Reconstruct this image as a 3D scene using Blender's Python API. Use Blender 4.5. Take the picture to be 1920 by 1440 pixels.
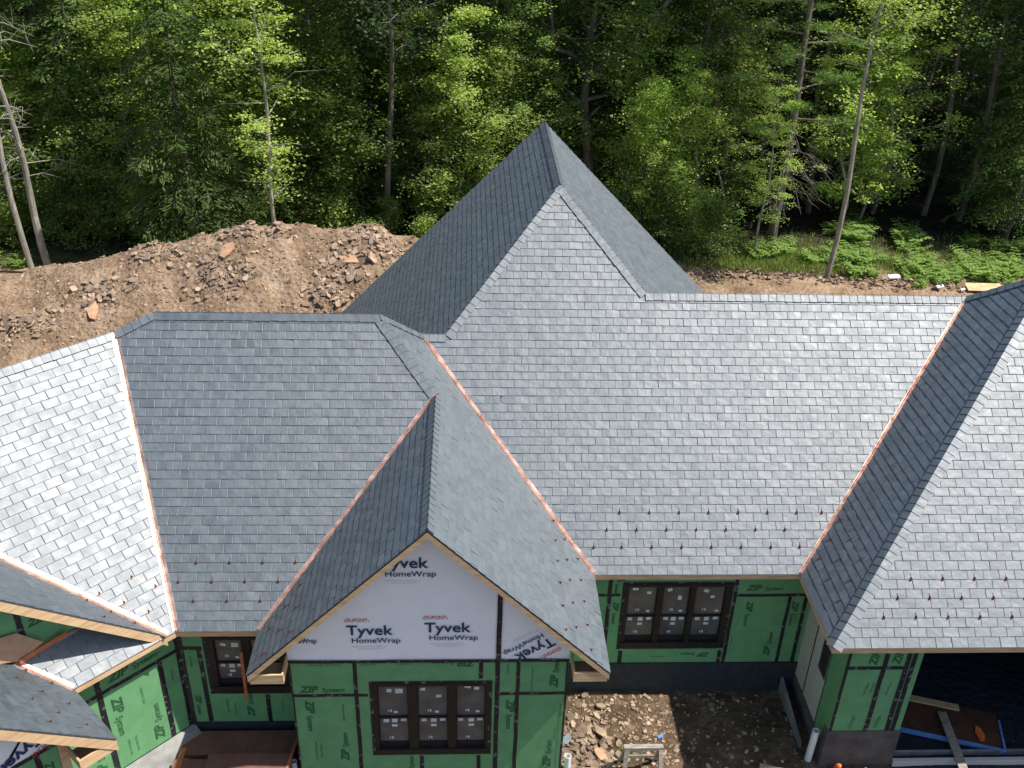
import bpy, math, random
from math import radians, sin, cos, pi, atan2, sqrt
from mathutils import Vector, Matrix, noise
random.seed(7)
V = Vector
scn = bpy.context.scene
col = scn.collection
for o in list(bpy.data.objects): bpy.data.objects.remove(o)

# ------------------------------------------------------------ camera, sky, sun
CAMZ = 16.937
th, ro, ya = radians(29.6257), radians(1.8511), radians(3.0271)
fw = V((sin(ya)*cos(th), cos(ya)*cos(th), -sin(th)))
rt = V((cos(ya), -sin(ya), 0)); up = rt.cross(fw)
r2 = cos(ro)*rt + sin(ro)*up; u2 = -sin(ro)*rt + cos(ro)*up
cd = bpy.data.cameras.new('camera'); cam = bpy.data.objects.new('camera', cd); col.objects.link(cam)
cam.matrix_world = Matrix(((r2.x, u2.x, -fw.x, 0), (r2.y, u2.y, -fw.y, 0), (r2.z, u2.z, -fw.z, CAMZ), (0, 0, 0, 1)))
cd.sensor_width = 36; cd.lens = 1826.5/1920*36; cd.clip_end = 5000; cd.clip_start = .1
scn.camera = cam
SUN = V((1, -.12, 1.65)).normalized()           # towards the sun
elev = math.asin(SUN.z); azim = atan2(SUN.x, SUN.y)
w = bpy.data.worlds.new('World'); scn.world = w; w.use_nodes = True
nt = w.node_tree; sky = nt.nodes.new('ShaderNodeTexSky'); sky.sky_type = 'NISHITA'; sky.sun_disc = False
sky.sun_elevation = elev; sky.sun_rotation = azim
nt.links.new(sky.outputs[0], nt.nodes['Background'].inputs[0]); nt.nodes['Background'].inputs[1].default_value = .115
ld = bpy.data.lights.new('sun', 'SUN'); ld.energy = 5.0; ld.angle = radians(.53); ld.color = (1, .965, .91)
so = bpy.data.objects.new('sun', ld); col.objects.link(so); so.rotation_euler = SUN.to_track_quat('Z', 'Y').to_euler()
scn.view_settings.view_transform = 'Standard'; scn.view_settings.look = 'None'
scn.view_settings.exposure = 0.48; scn.view_settings.gamma = 1

# ------------------------------------------------------------ helpers
def tag(o, label=None, cat=None, group=None, kind=None):
    if label: o['label'] = label
    if cat: o['category'] = cat
    if group: o['group'] = group
    if kind: o['kind'] = kind
    return o
def empty(name, loc=(0, 0, 0), rz=0):
    o = bpy.data.objects.new(name, None); col.objects.link(o); o.location = loc; o.rotation_euler = (0, 0, rz); return o
class MB:
    def __init__(s): s.v = []; s.f = []; s.mi = []; s.tone = []
    def face(s, pts, mi=0, tone=.5):
        n = len(s.v); s.v += [tuple(p) for p in pts]; s.f.append(tuple(range(n, n+len(pts)))); s.mi.append(mi); s.tone.append(tone)
    def box(s, c, ax, ay, az, mi=0, tone=.5):
        """c centre, ax/ay/az half-extent vectors"""
        c = V(c); ax = V(ax); ay = V(ay); az = V(az); n = len(s.v)
        if ax.cross(ay).dot(az) < 0: ax = -ax
        for k in (-1, 1):
            for j in (-1, 1):
                for i in (-1, 1): s.v.append(tuple(c+i*ax+j*ay+k*az))
        for f in ((0, 2, 3, 1), (4, 5, 7, 6), (0, 1, 5, 4), (2, 6, 7, 3), (0, 4, 6, 2), (1, 3, 7, 5)):
            s.f.append(tuple(n+i for i in f)); s.mi.append(mi); s.tone.append(tone)
    def aabb(s, x0, x1, y0, y1, z0, z1, mi=0, tone=.5):
        s.box(((x0+x1)/2, (y0+y1)/2, (z0+z1)/2), ((x1-x0)/2, 0, 0), (0, (y1-y0)/2, 0), (0, 0, (z1-z0)/2), mi, tone)
    def beam(s, a, b, w, h, mi=0, tone=.5, upv=(0, 0, 1)):
        a = V(a); b = V(b); d = b-a; L = d.length; d.normalize(); side = d.cross(V(upv))
        if side.length < 1e-4: side = d.cross(V((1, 0, 0)))
        side.normalize(); u = side.cross(d)
        s.box((a+b)/2, d*L/2, side*w/2, u*h/2, mi, tone)
    def prism(s, pts, ext, mi=0, tone=.5):
        ext = V(ext); pts = [V(p) for p in pts]; q = [p+ext for p in pts]; n = len(pts)
        nn = V((0, 0, 0))
        for i in range(n): nn += (pts[i]-pts[0]).cross(pts[(i+1) % n]-pts[0])
        if nn.dot(ext) > 0: pts = pts[::-1]; q = q[::-1]
        s.face(pts, mi, tone); s.face(q[::-1], mi, tone)
        for i in range(n):
            j = (i+1) % n; s.face([pts[j], pts[i], q[i], q[j]], mi, tone)
    def tube(s, pts, rad, n=8, mi=0, tone=.5, cap=True):
        base = len(s.v); m = len(pts)
        for k, p in enumerate(pts):
            p = V(p); d = (V(pts[min(k+1, m-1)])-V(pts[max(k-1, 0)]))
            d.normalize(); a = d.cross(V((.31, .95, .05))) if abs(d.y) < .9 else d.cross(V((1, 0, 0))); a.normalize(); b = d.cross(a)
            r = rad[k] if isinstance(rad, (list, tuple)) else rad
            for i in range(n): s.v.append(tuple(p+r*(cos(2*pi*i/n)*a+sin(2*pi*i/n)*b)))
        for k in range(m-1):
            for i in range(n):
                j = (i+1) % n; s.f.append((base+k*n+i, base+k*n+j, base+(k+1)*n+j, base+(k+1)*n+i)); s.mi.append(mi); s.tone.append(tone)
        if cap:
            s.f.append(tuple(base+(m-1)*n+i for i in range(n))); s.mi.append(mi); s.tone.append(tone)
            s.f.append(tuple(base+n-1-i for i in range(n))); s.mi.append(mi); s.tone.append(tone)
    def mesh(s, name, mats):
        me = bpy.data.meshes.new(name); me.from_pydata(s.v, [], s.f)
        for m in (mats if isinstance(mats, (list, tuple)) else [mats]): me.materials.append(m)
        me.polygons.foreach_set('material_index', s.mi)
        at = me.attributes.new('tone', 'FLOAT', 'FACE'); at.data.foreach_set('value', s.tone)
        me.update(); return me
    def build(s, name, mats, parent=None, smooth=False):
        me = s.mesh(name, mats); o = bpy.data.objects.new(name, me); col.objects.link(o)
        if smooth: me.polygons.foreach_set('use_smooth', [True]*len(me.polygons))
        if parent: o.parent = parent
        return o

def N(nt, t, **k):
    n = nt.nodes.new(t)
    for a, b in k.items():
        if a in n.inputs: n.inputs[a].default_value = b
        else: setattr(n, a, b)
    return n
def mat(name, c1, c2=None, rough=.8, scale=4, detail=6, spec=.4, metal=0, bump=0, bscale=None, tonev=0, stretch=None, rvar=0, spots=None, lo=.35, hi=.65, coord='Object', pertile=False):
    m = bpy.data.materials.new(name); m.use_nodes = True; nt = m.node_tree; L = nt.links.new
    b = nt.nodes['Principled BSDF']; b.inputs['Roughness'].default_value = rough; b.inputs['Metallic'].default_value = metal
    b.inputs['Specular IOR Level'].default_value = spec
    tc = N(nt, 'ShaderNodeTexCoord'); mp = N(nt, 'ShaderNodeMapping')
    if stretch: mp.inputs['Scale'].default_value = stretch
    L(tc.outputs[coord], mp.inputs[0])
    MPO = mp.outputs[0]
    if pertile:
        a_ = N(nt, 'ShaderNodeAttribute', attribute_name='tone'); mm = N(nt, 'ShaderNodeMath', operation='MULTIPLY'); mm.inputs[1].default_value = 173.0
        L(a_.outputs['Fac'], mm.inputs[0]); va = N(nt, 'ShaderNodeVectorMath', operation='ADD'); L(mp.outputs[0], va.inputs[0]); L(mm.outputs[0], va.inputs[1]); MPO = va.outputs[0]
    no = N(nt, 'ShaderNodeTexNoise', Scale=scale, Detail=detail); L(MPO, no.inputs['Vector'])
    cr = N(nt, 'ShaderNodeValToRGB'); cr.color_ramp.elements[0].position = lo; cr.color_ramp.elements[1].position = hi
    cr.color_ramp.elements[0].color = (*c1, 1); cr.color_ramp.elements[1].color = (*(c2 or c1), 1)
    L(no.outputs['Fac'], cr.inputs[0]); out = cr.outputs[0]
    if spots:
        sc, thr, sc_col = spots
        n2 = N(nt, 'ShaderNodeTexNoise', Scale=sc, Detail=3); L(mp.outputs[0], n2.inputs['Vector'])
        r3 = N(nt, 'ShaderNodeMapRange'); r3.inputs[1].default_value = thr; r3.inputs[2].default_value = thr+.04; L(n2.outputs['Fac'], r3.inputs[0])
        mx = N(nt, 'ShaderNodeMix', data_type='RGBA'); L(r3.outputs[0], mx.inputs[0]); L(out, mx.inputs[6]); mx.inputs[7].default_value = (*sc_col, 1); out = mx.outputs[2]
    if tonev:
        at = N(nt, 'ShaderNodeAttribute', attribute_name='tone'); mr = N(nt, 'ShaderNodeMapRange')
        mr.inputs[3].default_value = 1-tonev; mr.inputs[4].default_value = 1+tonev; L(at.outputs['Fac'], mr.inputs[0])
        hs = N(nt, 'ShaderNodeHueSaturation'); L(mr.outputs[0], hs.inputs['Value']); L(out, hs.inputs['Color']); out = hs.outputs[0]
    L(out, b.inputs['Base Color'])
    if rvar:
        mr = N(nt, 'ShaderNodeMapRange'); mr.inputs[1].default_value = .3; mr.inputs[2].default_value = .7
        mr.inputs[3].default_value = rough-rvar; mr.inputs[4].default_value = rough+rvar; L(no.outputs['Fac'], mr.inputs[0]); L(mr.outputs[0], b.inputs['Roughness'])
    if bump:
        n3 = N(nt, 'ShaderNodeTexNoise', Scale=bscale or scale*4, Detail=4 if not pertile else 2); L(MPO, n3.inputs['Vector'])
        bp = N(nt, 'ShaderNodeBump', Strength=1.0, Distance=bump); L(n3.outputs['Fac'], bp.inputs['Height']); L(bp.outputs[0], b.inputs['Normal'])
    return m

M = {}
M['slate'] = mat('slate_grey', (.035, .050, .060), (.056, .076, .088), rough=.60, scale=3.2, detail=3, spec=1.0, bump=.017, bscale=3.6, tonev=.10, rvar=.05, pertile=True)
M['slate'].node_tree.nodes['Principled BSDF'].inputs['IOR'].default_value = 1.78
M['deckslate'] = mat('slate_under', (.045, .055, .07), (.06, .07, .09), rough=.6, scale=3)
M['underlay'] = mat('dark_underlay', (.012, .013, .016), rough=.9)
M['copper'] = mat('bare_copper', (.60, .37, .28), (.80, .55, .45), rough=.38, scale=5, metal=.8, bump=.006, bscale=9, rvar=.12)
M['copper_dark'] = mat('guard_copper', (.26, .09, .05), (.42, .17, .10), rough=.4, scale=30, metal=.85)
M['pine'] = mat('raw_pine', (.52, .33, .17), (.68, .47, .27), rough=.7, scale=2.5, stretch=(1, 1, 6), bump=.002, spots=(9, .70, (.30, .15, .06)))
M['oldwood'] = mat('weathered_wood', (.22, .18, .14), (.40, .35, .29), rough=.9, scale=6, stretch=(1, 6, 6), bump=.004)
M['green'] = mat('green_sheathing', (.125, .31, .135), (.15, .36, .16), rough=.75, scale=3, bump=.0015, bscale=60, spots=(34, .735, (.05, .18, .06)))
M['print'] = mat('dark_print', (.022, .075, .03), (.05, .15, .06), rough=.8, scale=30, lo=.4, hi=.62)
M['tape'] = mat('black_tape', (.014, .012, .014), (.022, .02, .022), rough=.5, scale=9, spots=(9, .60, (.15, .14, .17)), bump=.003)
M['wrap'] = mat('white_house_wrap', (.90, .90, .915), (.94, .94, .95), rough=.6, scale=2, bump=.010, bscale=3.0)
M['navy'] = mat('navy_ink', (.025, .045, .12), rough=.7)
M['red'] = mat('red_ink', (.55, .05, .06), rough=.7)
M['greyink'] = mat('grey_ink', (.42, .42, .47), rough=.7)
M['frame'] = mat('bronze_frame', (.013, .011, .010), (.020, .017, .015), rough=.5, scale=5)
M['sillshade'] = mat('navy_sill_shade', (.008, .010, .022), rough=.5)
M['sticker'] = mat('white_sticker', (.55, .58, .56), (.72, .74, .72), rough=.7, scale=8)
M['membrane'] = mat('black_membrane', (.022, .026, .032), (.035, .039, .046), rough=.7, scale=5, bump=.004)
M['concrete'] = mat('grey_concrete', (.17, .165, .16), (.30, .285, .265), rough=.9, scale=3, bump=.006)
M['footing'] = mat('dark_footing', (.075, .062, .055), (.13, .11, .10), rough=.9, scale=2.2, bump=.01)
M['beige'] = mat('beige_siding', (.50, .47, .42), (.58, .55, .49), rough=.6, scale=2)
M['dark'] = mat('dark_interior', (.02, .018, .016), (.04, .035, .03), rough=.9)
M['ply'] = mat('brown_sheet', (.17, .072, .05), (.22, .10, .072), rough=.75, scale=4, bump=.002)
M['darkply'] = mat('dark_brown_panel', (.075, .030, .018), (.12, .05, .028), rough=.7, scale=3)
M['osb'] = mat('cardboard_brown', (.42, .24, .15), (.50, .30, .19), rough=.9, scale=6)
M['orange'] = mat('orange_wood', (.38, .11, .05), (.50, .17, .07), rough=.6, scale=5)
M['pvc'] = mat('white_plastic', (.72, .71, .69), (.80, .79, .77), rough=.4, scale=4)
M['blue'] = mat('blue_paint', (.10, .22, .50), (.16, .32, .62), rough=.6, scale=9)
M['greyslate'] = mat('loose_slate', (.16, .18, .21), (.22, .24, .27), rough=.6, scale=6)
M['stone'] = mat('shale_rubble', (.22, .15, .10), (.37, .265, .185), rough=.95, scale=3, tonev=.45, bump=.01)
M['bark'] = mat('tree_bark', (.085, .07, .055), (.19, .165, .135), rough=.95, scale=5, stretch=(1, 1, .2), bump=.03)
M['palebark'] = mat('pale_bark', (.20, .18, .14), (.36, .33, .27), rough=.95, scale=5, stretch=(1, 1, .3), bump=.02)
M['white'] = mat('white_scrap', (.6, .6, .62), (.75, .75, .77), rough=.7)
M['orangebag'] = mat('orange_rubber', (.75, .13, .03), (.85, .2, .05), rough=.4, scale=8)

# glass: dark reflective pane with a fine insect screen look
def glass_mat():
    m = bpy.data.materials.new('window_glass'); m.use_nodes = True; nt = m.node_tree; b = nt.nodes['Principled BSDF']
    tc = N(nt, 'ShaderNodeTexCoord'); no = N(nt, 'ShaderNodeTexNoise', Scale=2.5, Detail=3); nt.links.new(tc.outputs['Object'], no.inputs[0])
    cr = N(nt, 'ShaderNodeValToRGB'); cr.color_ramp.elements[0].color = (.078, .076, .070, 1); cr.color_ramp.elements[1].color = (.13, .127, .118, 1)
    cr.color_ramp.elements[0].position = .35; cr.color_ramp.elements[1].position = .65
    nt.links.new(no.outputs['Fac'], cr.inputs[0]); nt.links.new(cr.outputs[0], b.inputs['Base Color'])
    b.inputs['Roughness'].default_value = .12; b.inputs['Specular IOR Level'].default_value = .6
    return m
M['glass'] = glass_mat()

def leaf_mat(name, c_dark, c_light, rnd=.34):
    m = bpy.data.materials.new(name); m.use_nodes = True; nt = m.node_tree; L = nt.links.new
    for n in list(nt.nodes):
        if n.type == 'BSDF_PRINCIPLED': nt.nodes.remove(n)
    out = nt.nodes['Material Output']
    at = N(nt, 'ShaderNodeAttribute', attribute_name='tone'); mx = N(nt, 'ShaderNodeMix', data_type='RGBA')
    L(at.outputs['Fac'], mx.inputs[0]); mx.inputs[6].default_value = (*c_dark, 1); mx.inputs[7].default_value = (*c_light, 1)
    oi = N(nt, 'ShaderNodeObjectInfo'); mr = N(nt, 'ShaderNodeMapRange'); mr.inputs[3].default_value = 1-rnd; mr.inputs[4].default_value = 1+rnd
    L(oi.outputs['Random'], mr.inputs[0]); hs = N(nt, 'ShaderNodeHueSaturation'); L(mr.outputs[0], hs.inputs['Value']); L(mx.outputs[2], hs.inputs['Color'])
    d = N(nt, 'ShaderNodeBsdfPrincipled', Roughness=.5); d.inputs['Specular IOR Level'].default_value = .35
    t = N(nt, 'ShaderNodeBsdfTranslucent'); ms = N(nt, 'ShaderNodeMixShader'); ms.inputs[0].default_value = .46
    g = N(nt, 'ShaderNodeMix', data_type='RGBA', blend_type='MULTIPLY'); g.inputs[0].default_value = 1; L(hs.outputs[0], g.inputs[6]); g.inputs[7].default_value = (1.5, 1.7, .8, 1)
    L(hs.outputs[0], d.inputs['Base Color']); L(g.outputs[2], t.inputs[0]); L(d.outputs[0], ms.inputs[1]); L(t.outputs[0], ms.inputs[2]); L(ms.outputs[0], out.inputs[0])
    return m
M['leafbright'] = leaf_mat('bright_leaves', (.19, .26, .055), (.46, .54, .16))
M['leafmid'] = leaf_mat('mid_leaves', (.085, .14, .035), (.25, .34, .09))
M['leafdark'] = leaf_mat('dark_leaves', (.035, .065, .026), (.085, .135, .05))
M['needle'] = leaf_mat('hemlock_needles', (.09, .15, .045), (.20, .29, .09))
M['pineneedle'] = leaf_mat('pine_needles', (.08, .13, .04), (.17, .26, .07))
M['fern'] = leaf_mat('fern_green', (.13, .21, .05), (.36, .48, .14), .1)
M['grass'] = leaf_mat('grass_green', (.13, .15, .05), (.27, .30, .11), .1)

# ------------------------------------------------------------ roof geometry (metres; every roof pitch is 1:1)
EZ = 3.3
A = V((2.69, 15.84, EZ)); B = V((7.14, 15.84, EZ)); K = V((7.14, 13.67, EZ))
T = V((-.66, 13.06, 6.65)); S_ = V((-.66, 17.58, 6.65)); Vt = V((2.69, 13.06, EZ)); U = V((-4.01, 13.06, EZ))
A2 = V((-5.60, 14.23, EZ)); A3 = V((-4.01, 14.23, EZ))
F = V((-1.04, 19.57, 7.03)); E_ = V((-.48, 19.57, 7.03)); R2 = V((-1.89, 18.81, 7.88)); R1 = V((-6.62, 18.81, 7.88)); H = V((-7.369, 18.50, 7.57))
P = V((2.16, 22.21, 9.67)); Q = V((2.16, 28.0, 9.67)); C = V((4.07, 20.30, 7.76)); D = V((11.60, 20.30, 7.76))
AP = V((12.685, 19.215, 8.845))
LB = V((-4.21, 23.3, EZ)); RB = V((8.53, 24.76, EZ)); QL = V((-4.21, 28, EZ)); QR = V((8.53, 28, EZ))
GE = 22.0
e = V((-.70711, -.70711, 0)); nin = V((-.70711, .70711, 0))       # W wing: along its eave (away from the corner) and inward
def WP(s, off, z): return A2 + e*s + nin*off + V((0, 0, z-EZ))
WL = 11.0
HR = 4.27

house = empty('house_under_construction')
tag(house, 'unfinished house with grey slate roofs, green sheathing walls and copper valleys', 'house')

def clip(poly, a0, a1, b0, b1):
    def cut(poly, ins, inter):
        out = []
        for i in range(len(poly)):
            p, q = poly[i], poly[(i+1) % len(poly)]
            if ins(p):
                out.append(p)
                if not ins(q): out.append(inter(p, q))
            elif ins(q): out.append(inter(p, q))
        return out
    def ia(v):
        def g(p, q): t = (v-p[0])/(q[0]-p[0]); return (v, p[1]+t*(q[1]-p[1]))
        return g
    def ib(v):
        def g(p, q): t = (v-p[1])/(q[1]-p[1]); return (p[0]+t*(q[0]-p[0]), v)
        return g
    for ins, inter in ((lambda p: p[0] >= a0, ia(a0)), (lambda p: p[0] <= a1, ia(a1)), (lambda p: p[1] >= b0, ib(b0)), (lambda p: p[1] <= b1, ib(b1))):
        if len(poly) < 3: return []
        poly = cut(poly, ins, inter)
    return poly
SW, SE = .3225, .185
def slope(poly, org, u, v, a_off=0., label=None, guards=(), gsc=.82, over=.0, thick=.028, amax=1e9):
    """slates laid in courses on a planar polygon; org on the eave, u along the eave, v up the slope"""
    org = V(org); u = V(u).normalized(); v = V(v).normalized(); n = u.cross(v)
    if n.z < 0: n = -n
    P2 = [((V(p)-org).dot(u), (V(p)-org).dot(v)) for p in poly]
    ar = sum(P2[i][0]*P2[(i+1) % len(P2)][1]-P2[(i+1) % len(P2)][0]*P2[i][1] for i in range(len(P2)))
    flip = (u.cross(v).dot(n) < 0)
    if (ar < 0): P2 = P2[::-1]
    m = MB()
    W_ = lambda a, b, h: org+u*a+v*b+n*h
    def add(pts, mi, tone): m.face(pts[::-1] if flip else pts, mi, tone)
    # deck
    deck = [W_(a, b, 0.0) for a, b in P2]; add(deck, 1, .5)
    low = [W_(a, b, -thick) for a, b in P2]; add(low[::-1], 1, .5)
    for i in range(len(deck)):
        j = (i+1) % len(deck); add([deck[j], deck[i], low[i], low[j]], 1, .5)
    amin = min(p[0] for p in P2); amx = min(max(p[0] for p in P2), amax); bmax = max(p[1] for p in P2)
    k = 0
    while k*SE < bmax:
        b0 = k*SE-(.02 if k == 0 else 0)+random.uniform(-.003, .003); b1 = (k+1)*SE+.03; ph = a_off+(k % 2)*SW/2
        i0 = int((amin-ph)//SW)-1
        if k == 0: P2k = [(p[0], p[1]-.02 if p[1] < .001 else p[1]) for p in P2]
        else: P2k = P2
        while ph+i0*SW < amx:
            g = .0026; a0 = ph+i0*SW+g+random.uniform(-.0025, .0025); a1 = ph+(i0+1)*SW-g+random.uniform(-.0025, .0025); i0 += 1
            t0 = random.uniform(.014, .018); cup = random.gauss(0, .0016); tl = random.gauss(0, .0022)
            q = clip(P2k, a0, a1, b0, b1)
            if len(q) < 3: continue
            tone = min(1, max(0, random.gauss(.5, .22)))
            am = (a0+a1)/2
            hh = lambda a, b: t0-(t0-.003)*(b-b0)/(b1-b0)+tl*(a-am)/(SW/2)+cup*(1-((a-am)/(SW/2))**2)
            # two-column slate so that it can cup slightly
            CH = .006; qi = clip(q, a0+CH, a1-CH, b0+CH, b1+1)
            for (c0, c1) in ((a0+CH, am), (am, a1-CH)):
                qq = clip(qi, c0, c1, b0-1, b1+1)
                if len(qq) >= 3: add([W_(a, b, hh(a, b)) for a, b in qq], 0, tone)
            for (c0, c1, d0, d1, fn) in ((a0, a0+CH, b0, b1, lambda a, b: hh(a, b)-.0028*(a0+CH-a)/CH), (a1-CH, a1, b0, b1, lambda a, b: hh(a, b)-.0028*(a-a1+CH)/CH), (a0+CH, a1-CH, b0, b0+CH, lambda a, b: hh(a, b)-.003*(b0+CH-b)/CH)):
                qq = clip(q, c0, c1, d0, d1)
                if len(qq) >= 3: add([W_(a, b, fn(a, b)) for a, b in qq], 0, tone)
            hh0 = hh; hh = lambda a, b: hh0(a, b)-(.0028 if (a < a0+.001 or a > a1-.001) else (.003 if b < b0+.001 else 0))
            for i in range(len(q)):
                p1, p2 = q[i], q[(i+1) % len(q)]
                if p1[1] > b1-.001 and p2[1] > b1-.001: continue
                add([W_(p2[0], p2[1], hh(*p2)), W_(p1[0], p1[1], hh(*p1)), W_(p1[0], p1[1], .0005), W_(p2[0], p2[1], .0005)], 0, tone)
        k += 1
    o = m.build('roof_slope', [M['slate'], M['deckslate']], house)
    if label: o['label'] = label
    for (ga, gb) in guards:
        sg = bpy.data.objects.new('snow_guard', GUARD); col.objects.link(sg); sg.parent = o
        p = W_(ga, gb, .016)
        sg.matrix_world = Matrix(((u.x*gsc, v.x*gsc, n.x*gsc, p.x), (u.y*gsc, v.y*gsc, n.y*gsc, p.y), (u.z*gsc, v.z*gsc, n.z*gsc, p.z), (0, 0, 0, 1)))
        sg.matrix_parent_inverse = Matrix()
    return o
g = MB()
g.box((0, .06, .002), (.005, 0, 0), (0, .06, 0), (0, 0, .003))
g.prism([(-.038, -.012, 0), (.038, -.012, 0), (.014, -.012, .050), (-.014, -.012, .050)], (0, .008, 0))
g.box((0, .02, .028), (.006, 0, 0), (0, .026, -.024), (0, .010, .012))
g.box((0, -.02, .004), (.03, 0, 0), (0, .018, 0), (0, 0, .004))
GUARD = g.mesh('snow_guard', M['copper_dark'])
BZ = 1.41421
def rows(spec): return [(x, b) for b, xs in spec for x in xs]
G1b, G2b, G3b = 3*SE+.01, 5*SE+.01, 7*SE+.01
fr = lambda a, b, s=.645: [a+i*s for i in range(int((b-a)/s+.01)+1)]

X = V((1, 0, 0)); Yv = V((0, 1, 0)); vF = V((0, 1, 1)); vR = V((-1, 0, 1)); vL = V((1, 0, 1)); vW = V((nin.x, nin.y, 1))
# main front slope, a measured from x = 0
slope([A, B, D, C, P, E_, F], V((0, 15.84, EZ)), X, vF, a_off=.075, label='broad main front slope with a tall triangular peak',
      guards=rows([(G1b, fr(3.32, 6.6)+[2.72, 7.17]), (G2b, fr(3.01, 7.4)), (G3b, fr(3.30, 7.3)+[7.72])]))
slope([A2, A3, S_, R2, R1, H], V((0, 14.23, EZ)), X, vF, a_off=.05, label='left front slope between the light wing and the gable',
      guards=rows([(G1b, fr(-5.3, -4.0)), (G2b, fr(-5.62, -3.6)), (G3b, fr(-5.3, -3.3))]))
# front gable: right and left slopes (a along Y)
slope([Vt, A, F, R2, S_, T], V((2.69, 0, EZ)), Yv, vR, a_off=.06,
      guards=rows([(G1b*.9, [13.28, 13.93, 14.59, 15.22, 15.88]), (G2b*.95, [13.59, 14.26, 14.92, 15.54, 16.20]), (G3b*.93, [13.29, 13.93, 14.58, 15.23, 15.88, 16.53]), ]), gsc=.62, label='sunlit right slope of the front gable')
slope([U, A3, S_, T], V((-4.01, 0, EZ)), Yv, vL, a_off=.06, guards=rows([(G1b*.75, [13.30, 13.95]), (G2b*.85, [13.62, 14.27]), (G3b*.9, [13.30, 13.93, 14.57])]), gsc=.62, label='shaded left slope of the front gable')
# tall rear roof
slope([P, E_, LB, QL, Q], V((-4.21, 0, EZ)), Yv, vL, a_off=.1, label='shaded left slope of the tall rear roof')
slope([P, Q, QR, RB, C], V((8.53, 0, EZ)), Yv, vR, a_off=.0, label='right slope of the tall rear roof')
# right wing
slope([K, B, D, AP], V((7.14, 0, EZ)), Yv, vL, a_off=.1, guards=rows([(G1b*.9, [14.58, 15.23, 15.88]), (G2b*.97, [14.88, 15.54, 16.18]), (G3b, [15.2, 15.84, 16.48])]), gsc=.7, label='dark shaded slope of the right wing')
slope([K, AP, (GE, 19.215, 8.845), (GE, 13.67, EZ)], V((0, 13.67, EZ)), X, vF, a_off=.15, amax=16,
      guards=rows([(G1b, fr(8.2, 11.5)), (G2b, fr(8.52, 11.2)), (G3b, fr(8.83, 11.8))]), label='bright front slope of the right wing')
# left wing, turned 45 degrees
wo = WP(0, 0, EZ)
slope([A2, H, WP(WL, HR, EZ+HR), WP(WL, 0, EZ)], wo, e, vW, a_off=.03, amax=7,
      guards=rows([(G1b, [.275]), (G2b, [-.06, .59]), (G3b, [.25, .90])]) , label='very bright slope of the angled left wing')
# plain backs
def back(poly, thick=.12):
    m = MB(); pts = [V(p) for p in poly]; nn = V((0, 0, 0))
    for i in range(len(pts)): nn += (pts[i]-pts[0]).cross(pts[(i+1) % len(pts)]-pts[0])
    if nn.z < 0: pts = pts[::-1]
    nn = nn.normalized()*(1 if nn.z > 0 else -1)
    m.prism(pts, -nn*thick); return m.build('roof_slope', M['slate'], house)
back([R1, R2, F, E_, LB, (-8.52, 23.39, EZ)])
back([R1, (-8.52, 23.39, EZ), WP(WL, 2*HR, EZ), WP(WL, HR, EZ+HR), H])
back([C, D, AP, (GE, 19.215, 8.845), (GE, 24.76, EZ), RB])

# gables on the left wing (slopes run along nin)
s1, pk1 = .20, 4.2
top1 = EZ+pk1-s1
g1m = WP(pk1, 0, top1); g1mi = WP(pk1, top1-EZ, top1)
slope([WP(s1, 0, EZ), WP(pk1, 0, top1), g1mi], WP(s1, 0, EZ), nin, V((e.x, e.y, 1)), a_off=.1, guards=[(.83, 1.4), (.53, 1.02), (.22, 1.37), (.24, .64)], gsc=.55, label='grey slope of the upper gable on the left wing')
slope([WP(2*pk1-s1, 0, EZ), WP(pk1, 0, top1), g1mi], WP(2*pk1-s1, 0, EZ), nin, V((-e.x, -e.y, 1)), amax=7)
s2, pk2, o2 = 2.06, 4.2, -1.6
top2 = EZ+pk2-s2
slope([WP(s2, o2, EZ), WP(pk2, o2, top2), WP(pk2, .64, top2), WP(s2+.64, .64, EZ+.64), WP(s2, 0, EZ)], WP(s2, 0, EZ), nin, V((e.x, e.y, 1)), a_off=.1,
      guards=[(.42, .76), (.07, 1.13), (.06, .41), (-.28, .79), (-.6, 1.16), (-.59, .41), (-.95, .82), (-1.28, 1.17), (-1.25, .42)], gsc=.55, label='grey slope of the lower gable on the left wing')
slope([WP(2*pk2-s2, o2, EZ), WP(pk2, o2, top2), WP(pk2, .64, top2), WP(2*pk2-s2-.64, .64, EZ+.64), WP(2*pk2-s2, 0, EZ)], WP(2*pk2-s2, 0, EZ), nin, V((-e.x, -e.y, 1)))

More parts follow.
